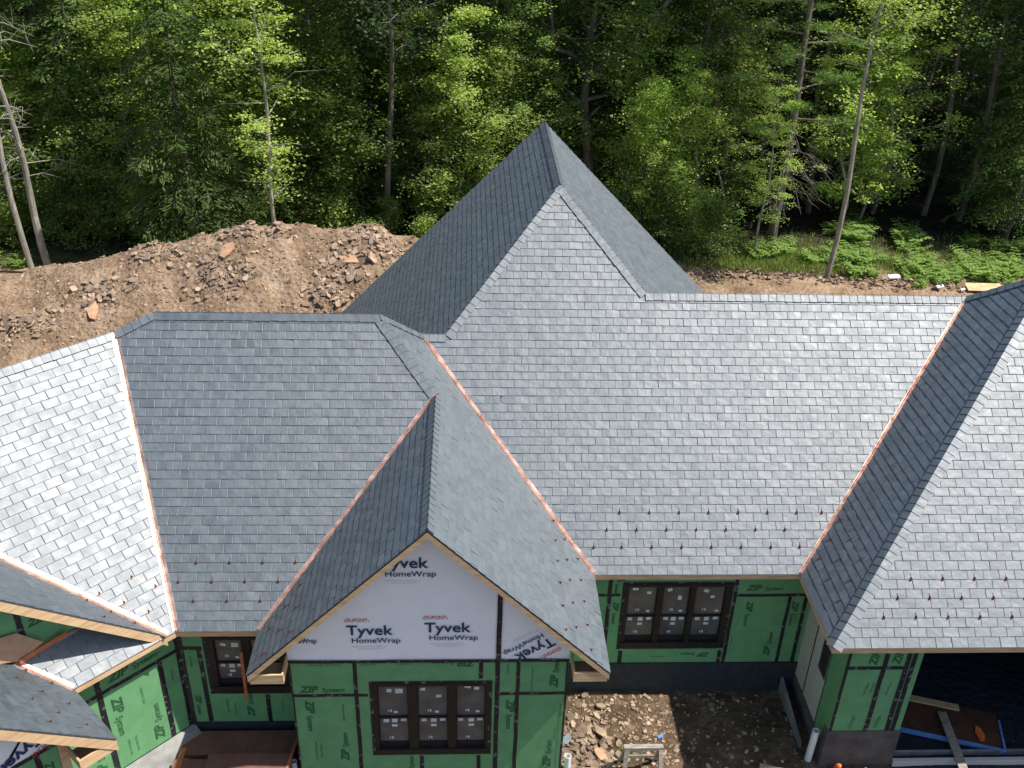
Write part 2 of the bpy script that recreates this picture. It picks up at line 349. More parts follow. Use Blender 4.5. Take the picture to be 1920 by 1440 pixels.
# ridge and hip caps
def planes_dir(a, b, away): ...
def cap(a, b, d1, d2, wd=.15, start=0):
    """overlapping cap slates from a (low end) to b; d1, d2 = directions down the two slopes, perpendicular to the line"""
    a = V(a); b = V(b); L = (b-a).length; d = (b-a).normalized(); d1 = (V(d1)-d*V(d1).dot(d)).normalized(); d2 = (V(d2)-d*V(d2).dot(d)).normalized()
    n1 = d.cross(d1); n1 = n1 if n1.z > 0 else -n1; n2 = d.cross(d2); n2 = n2 if n2.z > 0 else -n2
    m = MB(); step = .19; k = 0
    while k*step < L-.02:
        t0 = k*step; t1 = min(L, t0+step+.03); h0 = .038+random.uniform(0, .003); h1 = .027
        tone = min(1, max(0, random.gauss(.5, .25))); w_ = wd+random.uniform(-.005, .005)
        for dd, nn in ((d1, n1), (d2, n2)):
            ap = (n1+n2).normalized(); co = 1/max(.5, ap.dot(nn))
            p = [a+d*t0+ap*h0*co, a+d*t1+ap*h1*co, a+d*t1+dd*w_+nn*h1, a+d*t0+dd*w_+nn*h0]
            qv = (p[1]-p[0]).cross(p[3]-p[0])
            lowp = [x-nn*(.03 if i in (0, 3) else .012) for i, x in enumerate(p)]
            if qv.dot(nn) < 0: p = p[::-1]; lowp = lowp[::-1]
            m.face(p, 0, tone)
            for i in range(4):
                j = (i+1) % 4; m.face([p[j], p[i], lowp[i], lowp[j]], 0, tone)
        k += 1
    return m.build('ridge_cap', M['slate'], house)
dF = V((0, -1, -1)); dB = V((0, 1, -1)); dR = V((1, 0, -1)); dLl = V((-1, 0, -1)); dW = V((-nin.x, -nin.y, -1)); dWb = V((nin.x, nin.y, -1))
def cap2(a, b, n1, n2, **k):
    """slope directions worked out from the two slope normals"""
    d = (V(b)-V(a)).normalized(); n1 = V(n1).normalized(); n2 = V(n2).normalized()
    x1 = d.cross(n1); x2 = d.cross(n2)
    if x1.dot(n2) < 0: x1 = -x1
    if x2.dot(n1) < 0: x2 = -x2
    # x1 lies in plane 1; choose the one pointing away from plane 2
    return cap(a, b, -x1 if x1.dot(n2) > 0 and False else (x1 if x1.z < 0 or abs(x1.z) < 1e-6 else -x1), x2 if x2.z < 0 else -x2, **k)
nF = V((0, -1, 1)); nB = V((0, 1, 1)); nR = V((1, 0, 1)); nL = V((-1, 0, 1)); nW = V((-nin.x, -nin.y, 1)); nWb = V((nin.x, nin.y, 1))
cap2(R2, R1, nF, nB); cap2(H, R1, nF, nWb); cap2(WP(WL, HR, EZ+HR), H, nW, nWb)
cap2(S_, R2, nF, nR); cap2(F, R2, nR, nB); cap2(F, E_, nF, nB)
cap2(E_, P, nF, nL); cap2(C, P, nF, nR); cap2(C, D, nF, nB)
cap2(P, Q, nL, nR); cap2(T, S_, nL, nR, wd=.13)
cap2(K, AP, nF, nL, wd=.17); cap2(D, AP, nL, nB); cap2(AP, (GE, 19.215, 8.845), nF, nB)

# copper valleys
def valley(a, b, n1, n2, wd=.06):
    a = V(a); b = V(b); d = (b-a).normalized(); n1 = V(n1).normalized(); n2 = V(n2).normalized(); L = (b-a).length
    x1 = d.cross(n1); x2 = d.cross(n2)
    x1 = x1 if x1.dot(n2) < 0 or x1.z > 0 else -x1; x1 = x1 if x1.z > 0 else -x1; x2 = x2 if x2.z > 0 else -x2
    m = MB(); k = 0; st = .45; nn = (n1+n2).normalized()
    ns = max(1, int(L/st))
    for k in range(ns):
        p = a+d*(L*k/ns); q = a+d*(L*(k+1)/ns)
        for x, n_ in ((x1, n1), (x2, n2)):
            w0 = wd+random.uniform(-.008, .008); r = x*.012; lift = n_*.024
            j = V([random.gauss(0, .0035) for _ in range(3)])
            quad = [p+nn*.055, q+nn*.055, q+x*.022+lift+j, p+x*.022+lift]
            quad2 = [p+x*.022+lift, q+x*.022+lift+j, q+x*w0+lift+j*.6, p+x*w0+lift]
            quad3 = [p+x*w0+lift, q+x*w0+lift+j*.6, q+x*(w0+.002), p+x*(w0+.002)]
            for qd in (quad, quad2, quad3):
                if (qd[1]-qd[0]).cross(qd[3]-qd[0]).dot(nn) < 0: qd = qd[::-1]
                m.face(qd)
    return m.build('valley_flashing', M['copper'], house)
valley(A, F, nF, nR, .075); valley(A3, S_, nF, nL); valley(B, D, nF, nL, .05); valley(A2, H, nF, nW, .075)
valley(WP(s1, 0, EZ), g1mi, nW, V((-e.x, -e.y, 1)), .10); valley(WP(s2, 0, EZ), WP(s2+.64, .64, EZ+.64), nW, V((-e.x, -e.y, 1)), .085)
# apron flashing along the foot of the upper gable wall
m = MB(); m.box(WP(2.0, .62, EZ+.62+.035), e*.66, (nin+V((0, 0, 1)))*.022, V((-nin.x, -nin.y, 1))*.008); m.build('apron_flashing', M['copper'], house)

# fascia boards at the eaves
def fascia(a, b, inw, h=.135, top=-.02, t=.04):
    m = MB(); a = V(a); b = V(b); inw = V(inw).normalized()
    m.box((a+b)/2+inw*(t/2-.004)+V((0, 0, top-h/2)), (b-a)/2, inw*t/2, V((0, 0, h/2))); return m.build('fascia_board', M['pine'], house)
fascia(A-X*.04, B, Yv); fascia(A2, A3+X*.0, Yv); fascia(K, V((GE, 13.67, EZ)), Yv); fascia(B, K, X); fascia(Vt+Yv*.05, A, -X); fascia(U+Yv*.05, A3, X)
fascia(A2, WP(WL, 0, EZ), nin); fascia(WP(s2, o2+.05, EZ), WP(s2, 0, EZ), e)
fascia(QL, LB, X); fascia(QR, RB, -X)
# rake boards
def rake(a, b, inw, h=.19, t=.045, out=0.0):
    a = V(a); b = V(b); inw = V(inw).normalized(); d = (b-a); m = MB(); dz = V((0, 0, 1))
    q = [a-dz*.02, b-dz*.02, b-dz*(.02+h*1.25), a-dz*(.02+h*1.25)]
    m.prism([p-inw*out for p in q], inw*t); return m.build('rake_board', M['pine'], house)
rake(Vt, T, Yv, h=.125); rake(U, T, Yv, h=.125)
rake(WP(s1, 0, EZ), WP(pk1, 0, top1), nin); rake(WP(2*pk1-s1, 0, EZ), WP(pk1, 0, top1), nin)
rake(WP(s2, o2, EZ), WP(pk2, o2, top2), nin, h=.2); rake(WP(2*pk2-s2, o2, EZ), WP(pk2, o2, top2), nin)
rake(QL, Q, -Yv); rake(QR, Q, -Yv)
# boxed returns at the feet of the rakes
def returnbox(c0, along, depth, L, Dp, zt=3.275, h=.2):
    m = MB(); c0 = V(c0); along = V(along).normalized(); depth = V(depth).normalized(); t = .035
    b0 = V((c0.x, c0.y, zt-h))
    m.box(b0+along*L/2+depth*Dp/2, along*L/2, depth*Dp/2, V((0, 0, .012)))
    m.box(b0+along*L/2+depth*t/2+V((0, 0, h/2+.012)), along*(L/2-.002), depth*t/2, V((0, 0, h/2)))
    m.box(b0+along*(L-t/2)+depth*(Dp/2+t/2)+V((0, 0, h/2+.012)), along*t/2, depth*(Dp/2-t/2), V((0, 0, h/2)))
    m.box(b0+along*(t/2)+depth*(Dp/2+t/2)+V((0, 0, h/2+.012)), along*t/2, depth*(Dp/2-t/2), V((0, 0, h/2)))
    m.build('eave_return', M['pine'], house)
returnbox((-3.98, 13.075, 0), X, Yv, .62, .50); returnbox((2.66, 13.075, 0), -X, Yv, .64, .50)
p0 = WP(s2+.03, o2+.02, 0); returnbox(p0, e, nin, .62, .5)

# ------------------------------------------------------------ walls
class Wall:
    def __init__(s, p0, p1, name='wall'):
        s.p0 = V((p0[0], p0[1], 0)); s.d = (V((p1[0], p1[1], 0))-s.p0); s.L = s.d.length; s.d.normalize()
        s.n = V((s.d.y, -s.d.x, 0)); s.name = name          # outward = right of travel
    def at(s, a, z, o=0): return s.p0+s.d*a+V((0, 0, z))+s.n*o
    def build(s, z0, z1, holes=(), t=.16, mat_='green', label=None, top=None):
        m = MB(); xs = sorted({0, s.L, *[h[0] for h in holes], *[h[1] for h in holes]}); zs = sorted({z0, z1, *[h[2] for h in holes], *[h[3] for h in holes]})
        for i in range(len(xs)-1):
            for j in range(len(zs)-1):
                cx, cz = (xs[i]+xs[i+1])/2, (zs[j]+zs[j+1])/2
                if any(h[0] < cx < h[1] and h[2] < cz < h[3] for h in holes): continue
                m.face([s.at(xs[i], zs[j]), s.at(xs[i+1], zs[j]), s.at(xs[i+1], zs[j+1]), s.at(xs[i], zs[j+1])])
                m.face([s.at(xs[i], zs[j+1], -t), s.at(xs[i+1], zs[j+1], -t), s.at(xs[i+1], zs[j], -t), s.at(xs[i], zs[j], -t)])
        for h in holes:
            a, b, c, d = h
            for (p, q) in (((a, c), (b, c)), ((b, c), (b, d)), ((b, d), (a, d)), ((a, d), (a, c))):
                m.face([s.at(*p), s.at(*q), s.at(*q, -t), s.at(*p, -t)])
        for (p, q) in (((0.006, z0), (s.L-.006, z0)), ((s.L-.006, z0), (s.L-.006, z1)), ((s.L-.006, z1), (.006, z1)), ((.006, z1), (.006, z0))):
            m.face([s.at(*q), s.at(*p), s.at(*p, -t), s.at(*q, -t)])
        s.o = m.build(s.name, M[mat_], house)
        if label: s.o['label'] = label
        return s.o
    def strips(s, hs, vs, wd=.085, o=.004, extra=()):
        """black seam tape: hs (a0,a1,z), vs (a,z0,z1)"""
        for k, (a0, a1, z) in enumerate(hs):
            m = MB(); off = o+.0006*k; w0 = wd*random.uniform(.9, 1.12); n = max(1, int((a1-a0)/.35))
            js = [random.uniform(-.006, .006) for _ in range(n+1)]
            for i in range(n):
                x0 = a0+(a1-a0)*i/n; x1 = a0+(a1-a0)*(i+1)/n
                m.face([s.at(x0, z-w0/2+js[i], off), s.at(x1, z-w0/2+js[i+1], off), s.at(x1, z+w0/2+js[i+1], off), s.at(x0, z+w0/2+js[i], off)])
            m.build('seam_tape', M['tape'], s.o)
        for k, tv in enumerate(vs):
            a, z0, z1 = tv[:3]; m = MB(); off = o+.004+.0006*k; w0 = (tv[3] if len(tv) > 3 else wd)*random.uniform(.92, 1.15); n = max(1, int((z1-z0)/.35))
            js = [random.uniform(-.006, .006) for _ in range(n+1)]
            for i in range(n):
                x0 = z0+(z1-z0)*i/n; x1 = z0+(z1-z0)*(i+1)/n
                m.face([s.at(a-w0/2+js[i], x0, off), s.at(a+w0/2+js[i], x0, off), s.at(a+w0/2+js[i+1], x1, off), s.at(a-w0/2+js[i+1], x1, off)])
            m.build('seam_tape', M['tape'], s.o)
    def text(s, body, a, z, size, rot=0, mat_='print', bold=.012, shear=0, o=.006, name='printed_lettering', sx=1.0):
        cu = bpy.data.curves.new('t', 'FONT'); cu.body = body; cu.size = size; cu.offset = bold*size; cu.shear = shear; cu.resolution_u = 3
        ob = bpy.data.objects.new('t', cu); col.objects.link(ob); dg = bpy.context.evaluated_depsgraph_get(); dg.update()
        me = bpy.data.meshes.new_from_object(ob.evaluated_get(dg)); bpy.data.objects.remove(ob)
        me.name = name; me.materials.clear(); me.materials.append(M[mat_])
        ux = s.d; uz = V((0, 0, 1)); c, sn = cos(radians(rot)), sin(radians(rot)); org = s.at(a, z, o)
        for v in me.vertices:
            x, y = v.co.x*sx, v.co.y; v.co = org+ux*(x*c-y*sn)+uz*(x*sn+y*c)
        ob = bpy.data.objects.new(name, me); col.objects.link(ob); ob.parent = s.o; return ob
    def window(s, a0, a1, z0, z1, panes, muntin, label, tape=.065, stick=1, zb=None):
        """panes: list of (a0,a1); frame set in the opening, tape flashing around it"""
        rec = .035; m = MB()
        def fbox(x0, x1, y0, y1, o0, o1): 
            c = s.at((x0+x1)/2, (y0+y1)/2, (o0+o1)/2); m.box(c, s.d*(x1-x0)/2, V((0, 0, (y1-y0)/2)), s.n*(o1-o0)/2)
        zt = z1-.075; zbm = zb if zb else z0+.10
        fbox(a0, a1, zt, z1, -.10, .02); fbox(a0, a1, z0, zbm, -.10, .035)
        prev = a0
        for (p, q) in panes: fbox(prev, p, zbm, zt, -.10, .015); prev = q
        fbox(prev, a1, zbm, zt, -.10, .015)
        for (p, q) in panes: fbox(p, q, muntin-.022, muntin+.022, -.075, -.02); fbox(p, q, zbm, zbm+.10, -.085, -.045); fbox(p, p+.02, zbm+.04, zt, -.08, -.035); fbox(q-.02, q, zbm+.04, zt, -.08, -.035)
        w_ = m.build('window', M['frame'], house); w_['label'] = label
        bb = MB()
        for (p, q) in panes: bb = MB(); c = s.at((p+q)/2, zbm+.125, -.055); bb.box(c, s.d*((q-p)/2-.021), V((0, 0, .024)), s.n*.008); bb.build('sill_shade_strip', M['sillshade'], w_)  # navy strip at the foot of each pane, painted shade of the sill
        tp = MB()
        for (x0, x1, y0, y1) in ((a0-tape, a1+tape, z1, z1+tape), (a0-tape, a1+tape, z0-tape*.7, z0), (a0-tape, a0, z0, z1), (a1, a1+tape, z0, z1)):
            n = max(1, int(max(x1-x0, y1-y0)/.4))
            hor = (x1-x0) > (y1-y0)
            for i in range(n):
                if hor: xx0, xx1, yy0, yy1 = x0+(x1-x0)*i/n, x0+(x1-x0)*(i+1)/n, y0, y1
                else: xx0, xx1, yy0, yy1 = x0, x1, y0+(y1-y0)*i/n, y0+(y1-y0)*(i+1)/n
                tp.face([s.at(xx0, yy0, .011), s.at(xx1, yy0, .011), s.at(xx1, yy1, .011), s.at(xx0, yy1, .011)])
        tp.build('window_tape', M['tape'], w_)
        for k, (p, q) in enumerate(panes):
            g_ = MB(); g_.box(s.at((p+q)/2, (zbm+zt)/2, -.07), s.d*(q-p)/2, V((0, 0, (zt-zbm)/2)), s.n*.006); g_.build('pane', M['glass'], w_)
            wdt = q-p; cnt = [0]
            def lab(cx, cz, w1, h1, r=0):
                c, sn = cos(r), sin(r); pts = []
                for (x, y) in ((-w1/2, -h1/2), (w1/2, -h1/2), (w1/2, h1/2), (-w1/2, h1/2)):
                    xx, yy = x*c-y*sn, x*sn+y*c
                    if not (zbm+.02 < cz+yy < zt-.01): return
                    pts.append(s.at(p+cx*wdt+xx, cz+yy, -.0625+.0003*cnt[0]))
                cnt[0] += 1; st = MB(); st.face(pts, 0, random.random()); st.build('sticker', M['sticker'], w_)
            zt_ = zt-muntin
            lab(random.uniform(.15, .4), zt-random.uniform(.10, .2), random.uniform(.08, .13), random.uniform(.05, .09), random.uniform(-.4, .3))
            lab(random.uniform(.5, .75), zt-.12+random.uniform(-.3, .01), random.uniform(.08, .15), random.uniform(.07, .13), random.uniform(-.05, .05))
            lab(random.uniform(.55, .85), muntin+.12, .075, .06, random.uniform(-.3, .1))
            lab(random.uniform(.15, .25), muntin-random.uniform(.09, .14), random.uniform(.08, .12), .09, random.uniform(-.3, .2)); lab(.52, muntin-.10, .11, .14); lab(.52, muntin-.26, .11, .07); lab(.82, muntin-.10, .11, .08, random.uniform(-.1, .2))
            lab(.34, muntin+.16, .02, .06); lab(.42, muntin+.16, .03, .07); lab(.36, zbm+.25, .02, .06); lab(.44, zbm+.25, .03, .07)
        return w_

GB = .30     # foot of the green sheathing
# centre gable block
cw = Wall((-3.37, 13.6), (1.99, 13.6)); cx = lambda x: x+3.37
hole = (cx(-1.80), cx(.46), .52, 2.50)
cw.build(-.8, 3.14, [hole], label='green front wall under the house wrap gable')
cw.window(*hole, [(cx(-1.72), cx(-1.12)), (cx(-.94), cx(-.34)), (cx(-.18), cx(.40))], 1.52, 'triple window in the middle of the front gable wall', zb=.66)
cw.strips([(cx(-3.36), cx(-1.9), 2.19), (cx(.60), cx(1.98), 2.2)], [(cx(-2.12), -.8, 3.12), (cx(.62), -.8, 3.12), (cx(1.02), -.8, 3.12), (cx(.30), 2.62, 3.10), (cx(-.88), -.8, .44), (cx(.28), -.8, .44), (cx(-3.35), -.8, 3.1, .035), (cx(1.97), -.8, 3.1, .035)], wd=.08)
# gable with house wrap
gw = Wall((-3.37, 13.6), (1.99, 13.6), 'gable_wall')
m = MB(); zt_ = lambda x: EZ+(3.35-abs(x+.66))-.16
pts = [(-3.37, 3.14), (1.99, 3.14), (1.99, zt_(1.99)), (-.66, zt_(-.66)), (-3.37, zt_(-3.37))]
# rumpled sheet built as a grid clipped to the gable outline
for xi in range(0, 54):
    for zi in range(0, 34):
        x0 = -3.37+xi*.1; z0 = 3.14+zi*.1
        q = clip(pts, x0, min(x0+.1, 1.99), z0, z0+.1)
        if len(q) >= 3: m.face([(x, 13.6-.022-.014*noise.noise(V((x*1.7, z*.8, 0)))-.008*noise.noise(V((x*4, z*2.5, 3))), z) for x, z in q])
m.face([(x, 13.6+.12, z) for x, z in pts][::-1])
gw.o = m.build('gable_wall', M['wrap'], house, smooth=True); gw.o['label'] = 'white printed house wrap filling the front gable'
m2 = MB()
gw.strips([(cx(-3.37), cx(1.99), 3.13)], [(cx(.63), 3.1, 4.98)], wd=.085, o=.049)
def wraplogo(W_, a, z, s=1., rot=0, o=.046):
    c, sn = cos(radians(rot)), sin(radians(rot))
    def T_(body, x, y, size, mt, bold, sx=1.):
        W_.text(body, a+(x*c-y*sn)*s, z+(x*sn+y*c)*s, size*s, rot=rot, mat_=mt, bold=bold, o=o, name='wrap_lettering', sx=sx)
    T_('Tyvek', 0, 0, .335, 'navy', .016, 1.04); T_('HomeWrap', .08, -.20, .175, 'navy', .010, 1.08); T_('.', .88, 0, .12, 'navy', 0)
    T_('‹DUPONT›', -.03, .32, .125, 'red', .008, .78)
    T_('INSTALL WITH PRINT SIDE FACING OUT', .10, -.31, .035, 'greyink', 0, 1.0); T_('WATER AND AIR BARRIER SHEET', .19, -.36, .032, 'greyink', 0, 1.0)
wraplogo(gw, cx(-2.22), 3.81); wraplogo(gw, cx(-.77), 3.87); wraplogo(gw, cx(-1.54), 5.42); wraplogo(gw, cx(1.60), 3.72, .95, rot=214)
gw.text('HomeWrap', cx(-3.36)+.0, 3.61, .16, mat_='navy', bold=.02, o=.046, name='wrap_lettering', sx=.74)

def zips(W_, lst):
    for (a, z, rot, s) in lst:
        c, sn = cos(radians(rot)), sin(radians(rot))
        W_.text('ZIP', a, z, .22*s, rot=rot, bold=.04, shear=.25); x = .395*s
        W_.text('System', a+x*c, z+x*sn, .155*s, rot=rot, bold=.018, shear=.15, sx=.95)
def fine(W_, lst):
    for (a, z, rot, body, s) in lst: W_.text(body, a, z, s, rot=rot, bold=0, o=.005)
zips(cw, [(cx(-3.2), 2.28, 0, 1.05), (cx(-3.12), 2.05, -90, 1.05), (cx(.18), 3.10, 180, 1.), (cx(1.80), 2.36, 90, 1.), (cx(.82), 2.02, -90, 1.), (cx(1.76), .05, 90, 1.), (cx(-2.36), .32, 90, 1.), (cx(-1.05), -.3, 90, .9)])
fine(cw, [(cx(-3.0), 2.98, 0, 'EXPOSURE 1  SHEATHING', .055), (cx(-3.02), .9, -90, 'LIGNE DE CLOUAGE', .06), (cx(-2.92), .8, -90, 'NAILING LINE', .06), (cx(-2.42), 1.95, -90, 'PANNEAU MURAL', .06), (cx(-1.7), 3.02, 180, 'NAILING LINE', .05), (cx(.80), 3.0, -90, 'EXPOSURE 1', .05), (cx(1.88), 1.9, -90, 'NAILING LINE', .055), (cx(1.80), 1.2, -90, 'WALL PANEL', .055), (cx(-1.0), 3.03, 180, 'WALL PANEL', .05), (cx(1.28), 2.9, -90, 'STRENGTH AXIS THIS DIRECTION', .045)])
# side walls of the centre block
w_ = Wall((1.99, 13.6), (1.99, 16.25)); w_.build(-.8, 3.9)
w_ = Wall((-3.37, 14.65), (-3.37, 13.6)); w_.build(-.8, 3.9)
# main wall
mw = Wall((1.99, 16.25), (7.72, 16.25)); mx = lambda x: x-1.99
hole = (mx(3.50), mx(5.84), .78, 2.66)
mw.build(GB, 3.55, [hole], label='shaded green wall under the main roof')
mw.window(*hole, [(mx(3.58), mx(4.23)), (mx(4.36), mx(4.96)), (mx(5.08), mx(5.75))], 1.70, 'triple window in the shaded main wall', zb=.95)
mw.strips([(mx(2.0), mx(3.4), 2.35), (mx(5.97), mx(7.7), 2.33)], [(mx(3.16), GB, 3.2), (mx(3.54), GB, .68), (mx(3.42), 2.76, 3.2), (mx(5.96), GB, 3.2), (mx(5.84), GB, .68), (mx(7.21), GB, 2.3), (mx(7.58), GB, 3.2)], wd=.085)
zips(mw, [(mx(3.27), 2.15, -90, .8), (mx(6.2), 2.47, 0, 1.), (mx(6.27), 2.15, -90, .9), (mx(5.6), .60, 180, .8), (mx(7.3), 2.15, -90, .9), (mx(7.0), .5, 90, .9), (mx(3.27), 2.95, -90, .7)])
fine(mw, [(mx(6.05), 1.1, -90, 'NAILING LINE', .05), (mx(4.6), .5, 180, 'STRENGTH AXIS', .05), (mx(2.3), 2.5, 0, 'WALL PANEL', .05), (mx(7.42), 1.8, -90, 'NAILING LINE', .05)])
m = MB(); m.aabb(1.99, 7.76, 16.21, 16.5, -.72, GB-.002); m.aabb(1.99, 7.9, 16.19, 16.21, -.70, -.66, 1); m.build('foundation', [M['membrane'], M['white']], house)
# left wall
lw = Wall((-5.77, 14.65), (-3.37, 14.65)); lx = lambda x: x+5.77
hole = (lx(-5.22), lx(-3.60), 1.18, 2.72)
lw.build(GB, 3.62, [hole], label='shaded green wall under the left front slope')
lw.window(*hole, [(lx(-5.08), lx(-4.52)), (lx(-4.36), lx(-3.78))], 1.98, 'double window partly hidden by the gable overhang', zb=1.36)
lw.strips([(lx(-5.75), lx(-5.32), 2.42)], [(lx(-5.38), GB, 2.42), (lx(-4.13), GB, 1.1), (lx(-5.73), GB, 3.4)], wd=.09)
zips(lw, [(lx(-4.45), .45, 90, .9), (lx(-5.62), 1.1, -90, .7)])
fine(lw, [(lx(-5.0), .95, -90, 'NAILING LINE', .06), (lx(-4.85), .85, -90, 'WALL PANEL', .06), (lx(-5.6), 2.2, -90, 'EXPOSURE 1', .06), (lx(-3.85), .95, -90, 'NAILING LINE', .05)])
# wing wall (angled): travels from far end to the corner so that it faces the camera side
c1 = WP(-.18, .42, 0); c0 = WP(WL, .42, 0)
ww = Wall((c0.x, c0.y), (c1.x, c1.y)); wxs = lambda s: WL-s
ww.build(.25, 3.62, label='green wall of the angled wing, partly in bright sun')
ww.strips([(wxs(8), wxs(-.17), 2.40)], [(wxs(.27), .25, 2.4), (wxs(1.51), .25, 3.4), (wxs(2.7), .25, 2.4), (wxs(-.14), .25, 3.4)], wd=.10)
zips(ww, [(wxs(1.30), 2.55, 0, 1.25), (wxs(1.32), 2.12, -90, 1.25), (wxs(.46), .40, 90, 1.2), (wxs(2.0), 2.6, -90, .9), (wxs(1.70), .3, 90, 1.2), (wxs(2.8), 2.1, -90, 1.2)])
fine(ww, [(wxs(.75), 2.0, -90, 'NAILING LINE', .07), (wxs(1.2), .9, -90, 'STRENGTH AXIS', .06), (wxs(1.05), .9, -90, 'THIS DIRECTION', .06), (wxs(.62), 2.58, 0, 'SHEATHING', .08), (wxs(.08), 2.0, -90, 'EXPOSURE 1', .06)])
m = MB(); q0 = WP(-.22, .40, 0)
m.prism([WP(-.2, .40, .248), WP(-.2, -.32, .0), WP(WL, -.32, .0), WP(WL, .40, .248)], V((0, 0, -.9))); m.build('concrete_footing', M['concrete'], house)
m = MB(); m.aabb(-6.0, -3.39, 14.62, 14.9, -.8, GB-.002); m.build('foundation', M['membrane'], house)
# upper wing gable wall, set back on the wing roof
def wgable(off, s_lo, s_pk, ztop, zbot_fn, matn, lab):
    m = MB(); m.prism([WP(s_lo[0], off, s_lo[1])] + [WP(s_pk, off, ztop)] + [WP(2*s_pk-s_lo[0], off, s_lo[1])] + ([WP(2*s_pk-s_lo[0], off, zbot_fn), WP(s_lo[0], off, zbot_fn)] if zbot_fn < s_lo[1]-.01 else []), nin*.12)
    o = m.build('gable_wall', M[matn], house); o['label'] = lab; return o
g1w = wgable(.66, (s1+.80, 3.92), pk1, top1-.18, 3.92, 'green', 'shaded green gable wall standing on the wing roof')
tw = Wall(tuple(WP(8, .655, 0))[:2], tuple(WP(0, .655, 0))[:2]); tw.o = g1w
tw.strips([], [(8-2.42, 3.95, 5.3)], wd=.10); zips(tw, [(8-2.3, 4.5, 0, 1.)])
# lower wing gable: house wrap above, green below
g2w = wgable(-1.05, (s2+.62, 3.45), pk2, top2-.18, 3.40, 'wrap', 'house wrap gable of the lower left wing gable')
tw = Wall(tuple(WP(10, -1.055, 0))[:2], tuple(WP(0, -1.055, 0))[:2]); tw.o = g2w
m = MB(); q = [WP(3.22, -1.062, 3.98), WP(3.30, -1.062, 3.94), WP(3.80, -1.062, 3.42), WP(3.70, -1.062, 3.42)]; m.face(q[::-1]); m.face(q)
m.build('diagonal_tape', M['tape'], g2w)
tw.strips([(10-2*pk2+s2+.62, 10-s2-.62, 3.42)], [], wd=.09, o=.006)
tw.text('Tyvek', 10-3.02, 3.86, .34, rot=200, mat_='navy', bold=.03, o=.01, name='wrap_lettering'); tw.text('DUPONT', 10-2.85, 3.62, .13, rot=200, mat_='red', bold=.01, o=.01, name='wrap_lettering', sx=.8)
g2l = Wall(tuple(WP(2*pk2-s2-.62, -1.05, 0))[:2], tuple(WP(s2+.78, -1.05, 0))[:2]); g2l.build(.25, 3.38, label='shaded green wall below the lower left wing gable')
g2l.strips([], [(g2l.L-.32, .25, 3.38), (g2l.L-1.1, .25, 3.38)], wd=.09); zips(g2l, [(g2l.L-.25, 3.1, -90, .9)])
m = MB(); m.beam(WP(s2+.70, -1.0, -.6), WP(s2+.70, -1.0, 3.42), .15, .15, upv=nin); m.build('corner_post', M['pine'], house)
w_ = Wall(tuple(WP(s2+.62+.16, -1.05, 0))[:2], tuple(WP(s2+.62+.16, .42, 0))[:2]); w_.build(.25, 3.5)

# right wing walls
rw = Wall((7.72, 16.25), (7.72, 14.1)); rl = lambda y: 16.25-y
rw = Wall((7.72, 16.25), (7.72, 14.78)); rw.build(-.05, 3.55, [(rl(15.27), rl(14.80), 1.17, 2.2)], mat_='beige', label='pale panelled side wall of the right wing')
m = MB()
for y in (15.62,): m.aabb(7.705, 7.719, y-.012, y+.012, -.05, 3.3)
m.build('panel_seam', M['dark'], rw.o)
m = MB(); m.aabb(7.74, 7.76, 14.80, 15.27, 1.17, 2.2); m.build('opening_lining', M['dark'], rw.o)
gs = Wall((7.72, 14.78), (7.72, 14.1)); gs.build(-.05, 3.55, label='narrow green side strip at the corner of the right wing'); gs.strips([], [(.03, -.05, 3.4, .03)])
gf = Wall((7.72, 14.1), (9.27, 14.1)); gx = lambda x: x-7.72
gf.build(.46, 3.55, label='lit green wall at the corner of the right wing')
gf.strips([(gx(7.72), gx(9.0), 2.30)], [(gx(7.76), .46, 3.3, .07), (gx(8.52), .46, 3.3), (gx(8.98), .46, 3.3), (gx(9.10), .46, 3.3)], wd=.09)
zips(gf, [(gx(8.34), 2.38, 84, 1.1), (gx(8.82), 2.40, 84, 1.1)])
fine(gf, [(gx(8.28), 1.9, -96, 'NAILING LINE', .06), (gx(8.40), 1.9, -96, 'EXPOSURE 1', .06), (gx(8.75), 1.9, -96, 'NAILING LINE', .06), (gx(8.2), .52, 84, 'SYSTEM', .11), (gx(8.75), .52, 84, 'SYSTEM', .11)])
gi = Wall((9.27, 14.1), (9.27, 22.0)); gi.build(-.5, 3.5)
m = MB(); m.aabb(7.705, 9.30, 14.08, 14.3, -.75, .458); m.aabb(7.70, 7.9, 14.301, 16.3, -.75, -.052); m.build('foundation', M['footing'], house)
m = MB(); m.prism([(7.40, 14.55, -.70), (7.40, 16.2, -.70), (7.40, 16.2, -.16), (7.40, 14.55, -.45)], (.05, 0, 0)); m.build('parapet_board', M['concrete'], house)
w_ = Wall((13.9, 14.1), (GE, 14.1)); w_.build(-.6, 3.55)
w_ = Wall((9.27, 22.0), (GE-.5, 22.0), 'inner_wall'); w_.build(-.6, 3.5, mat_='dark')
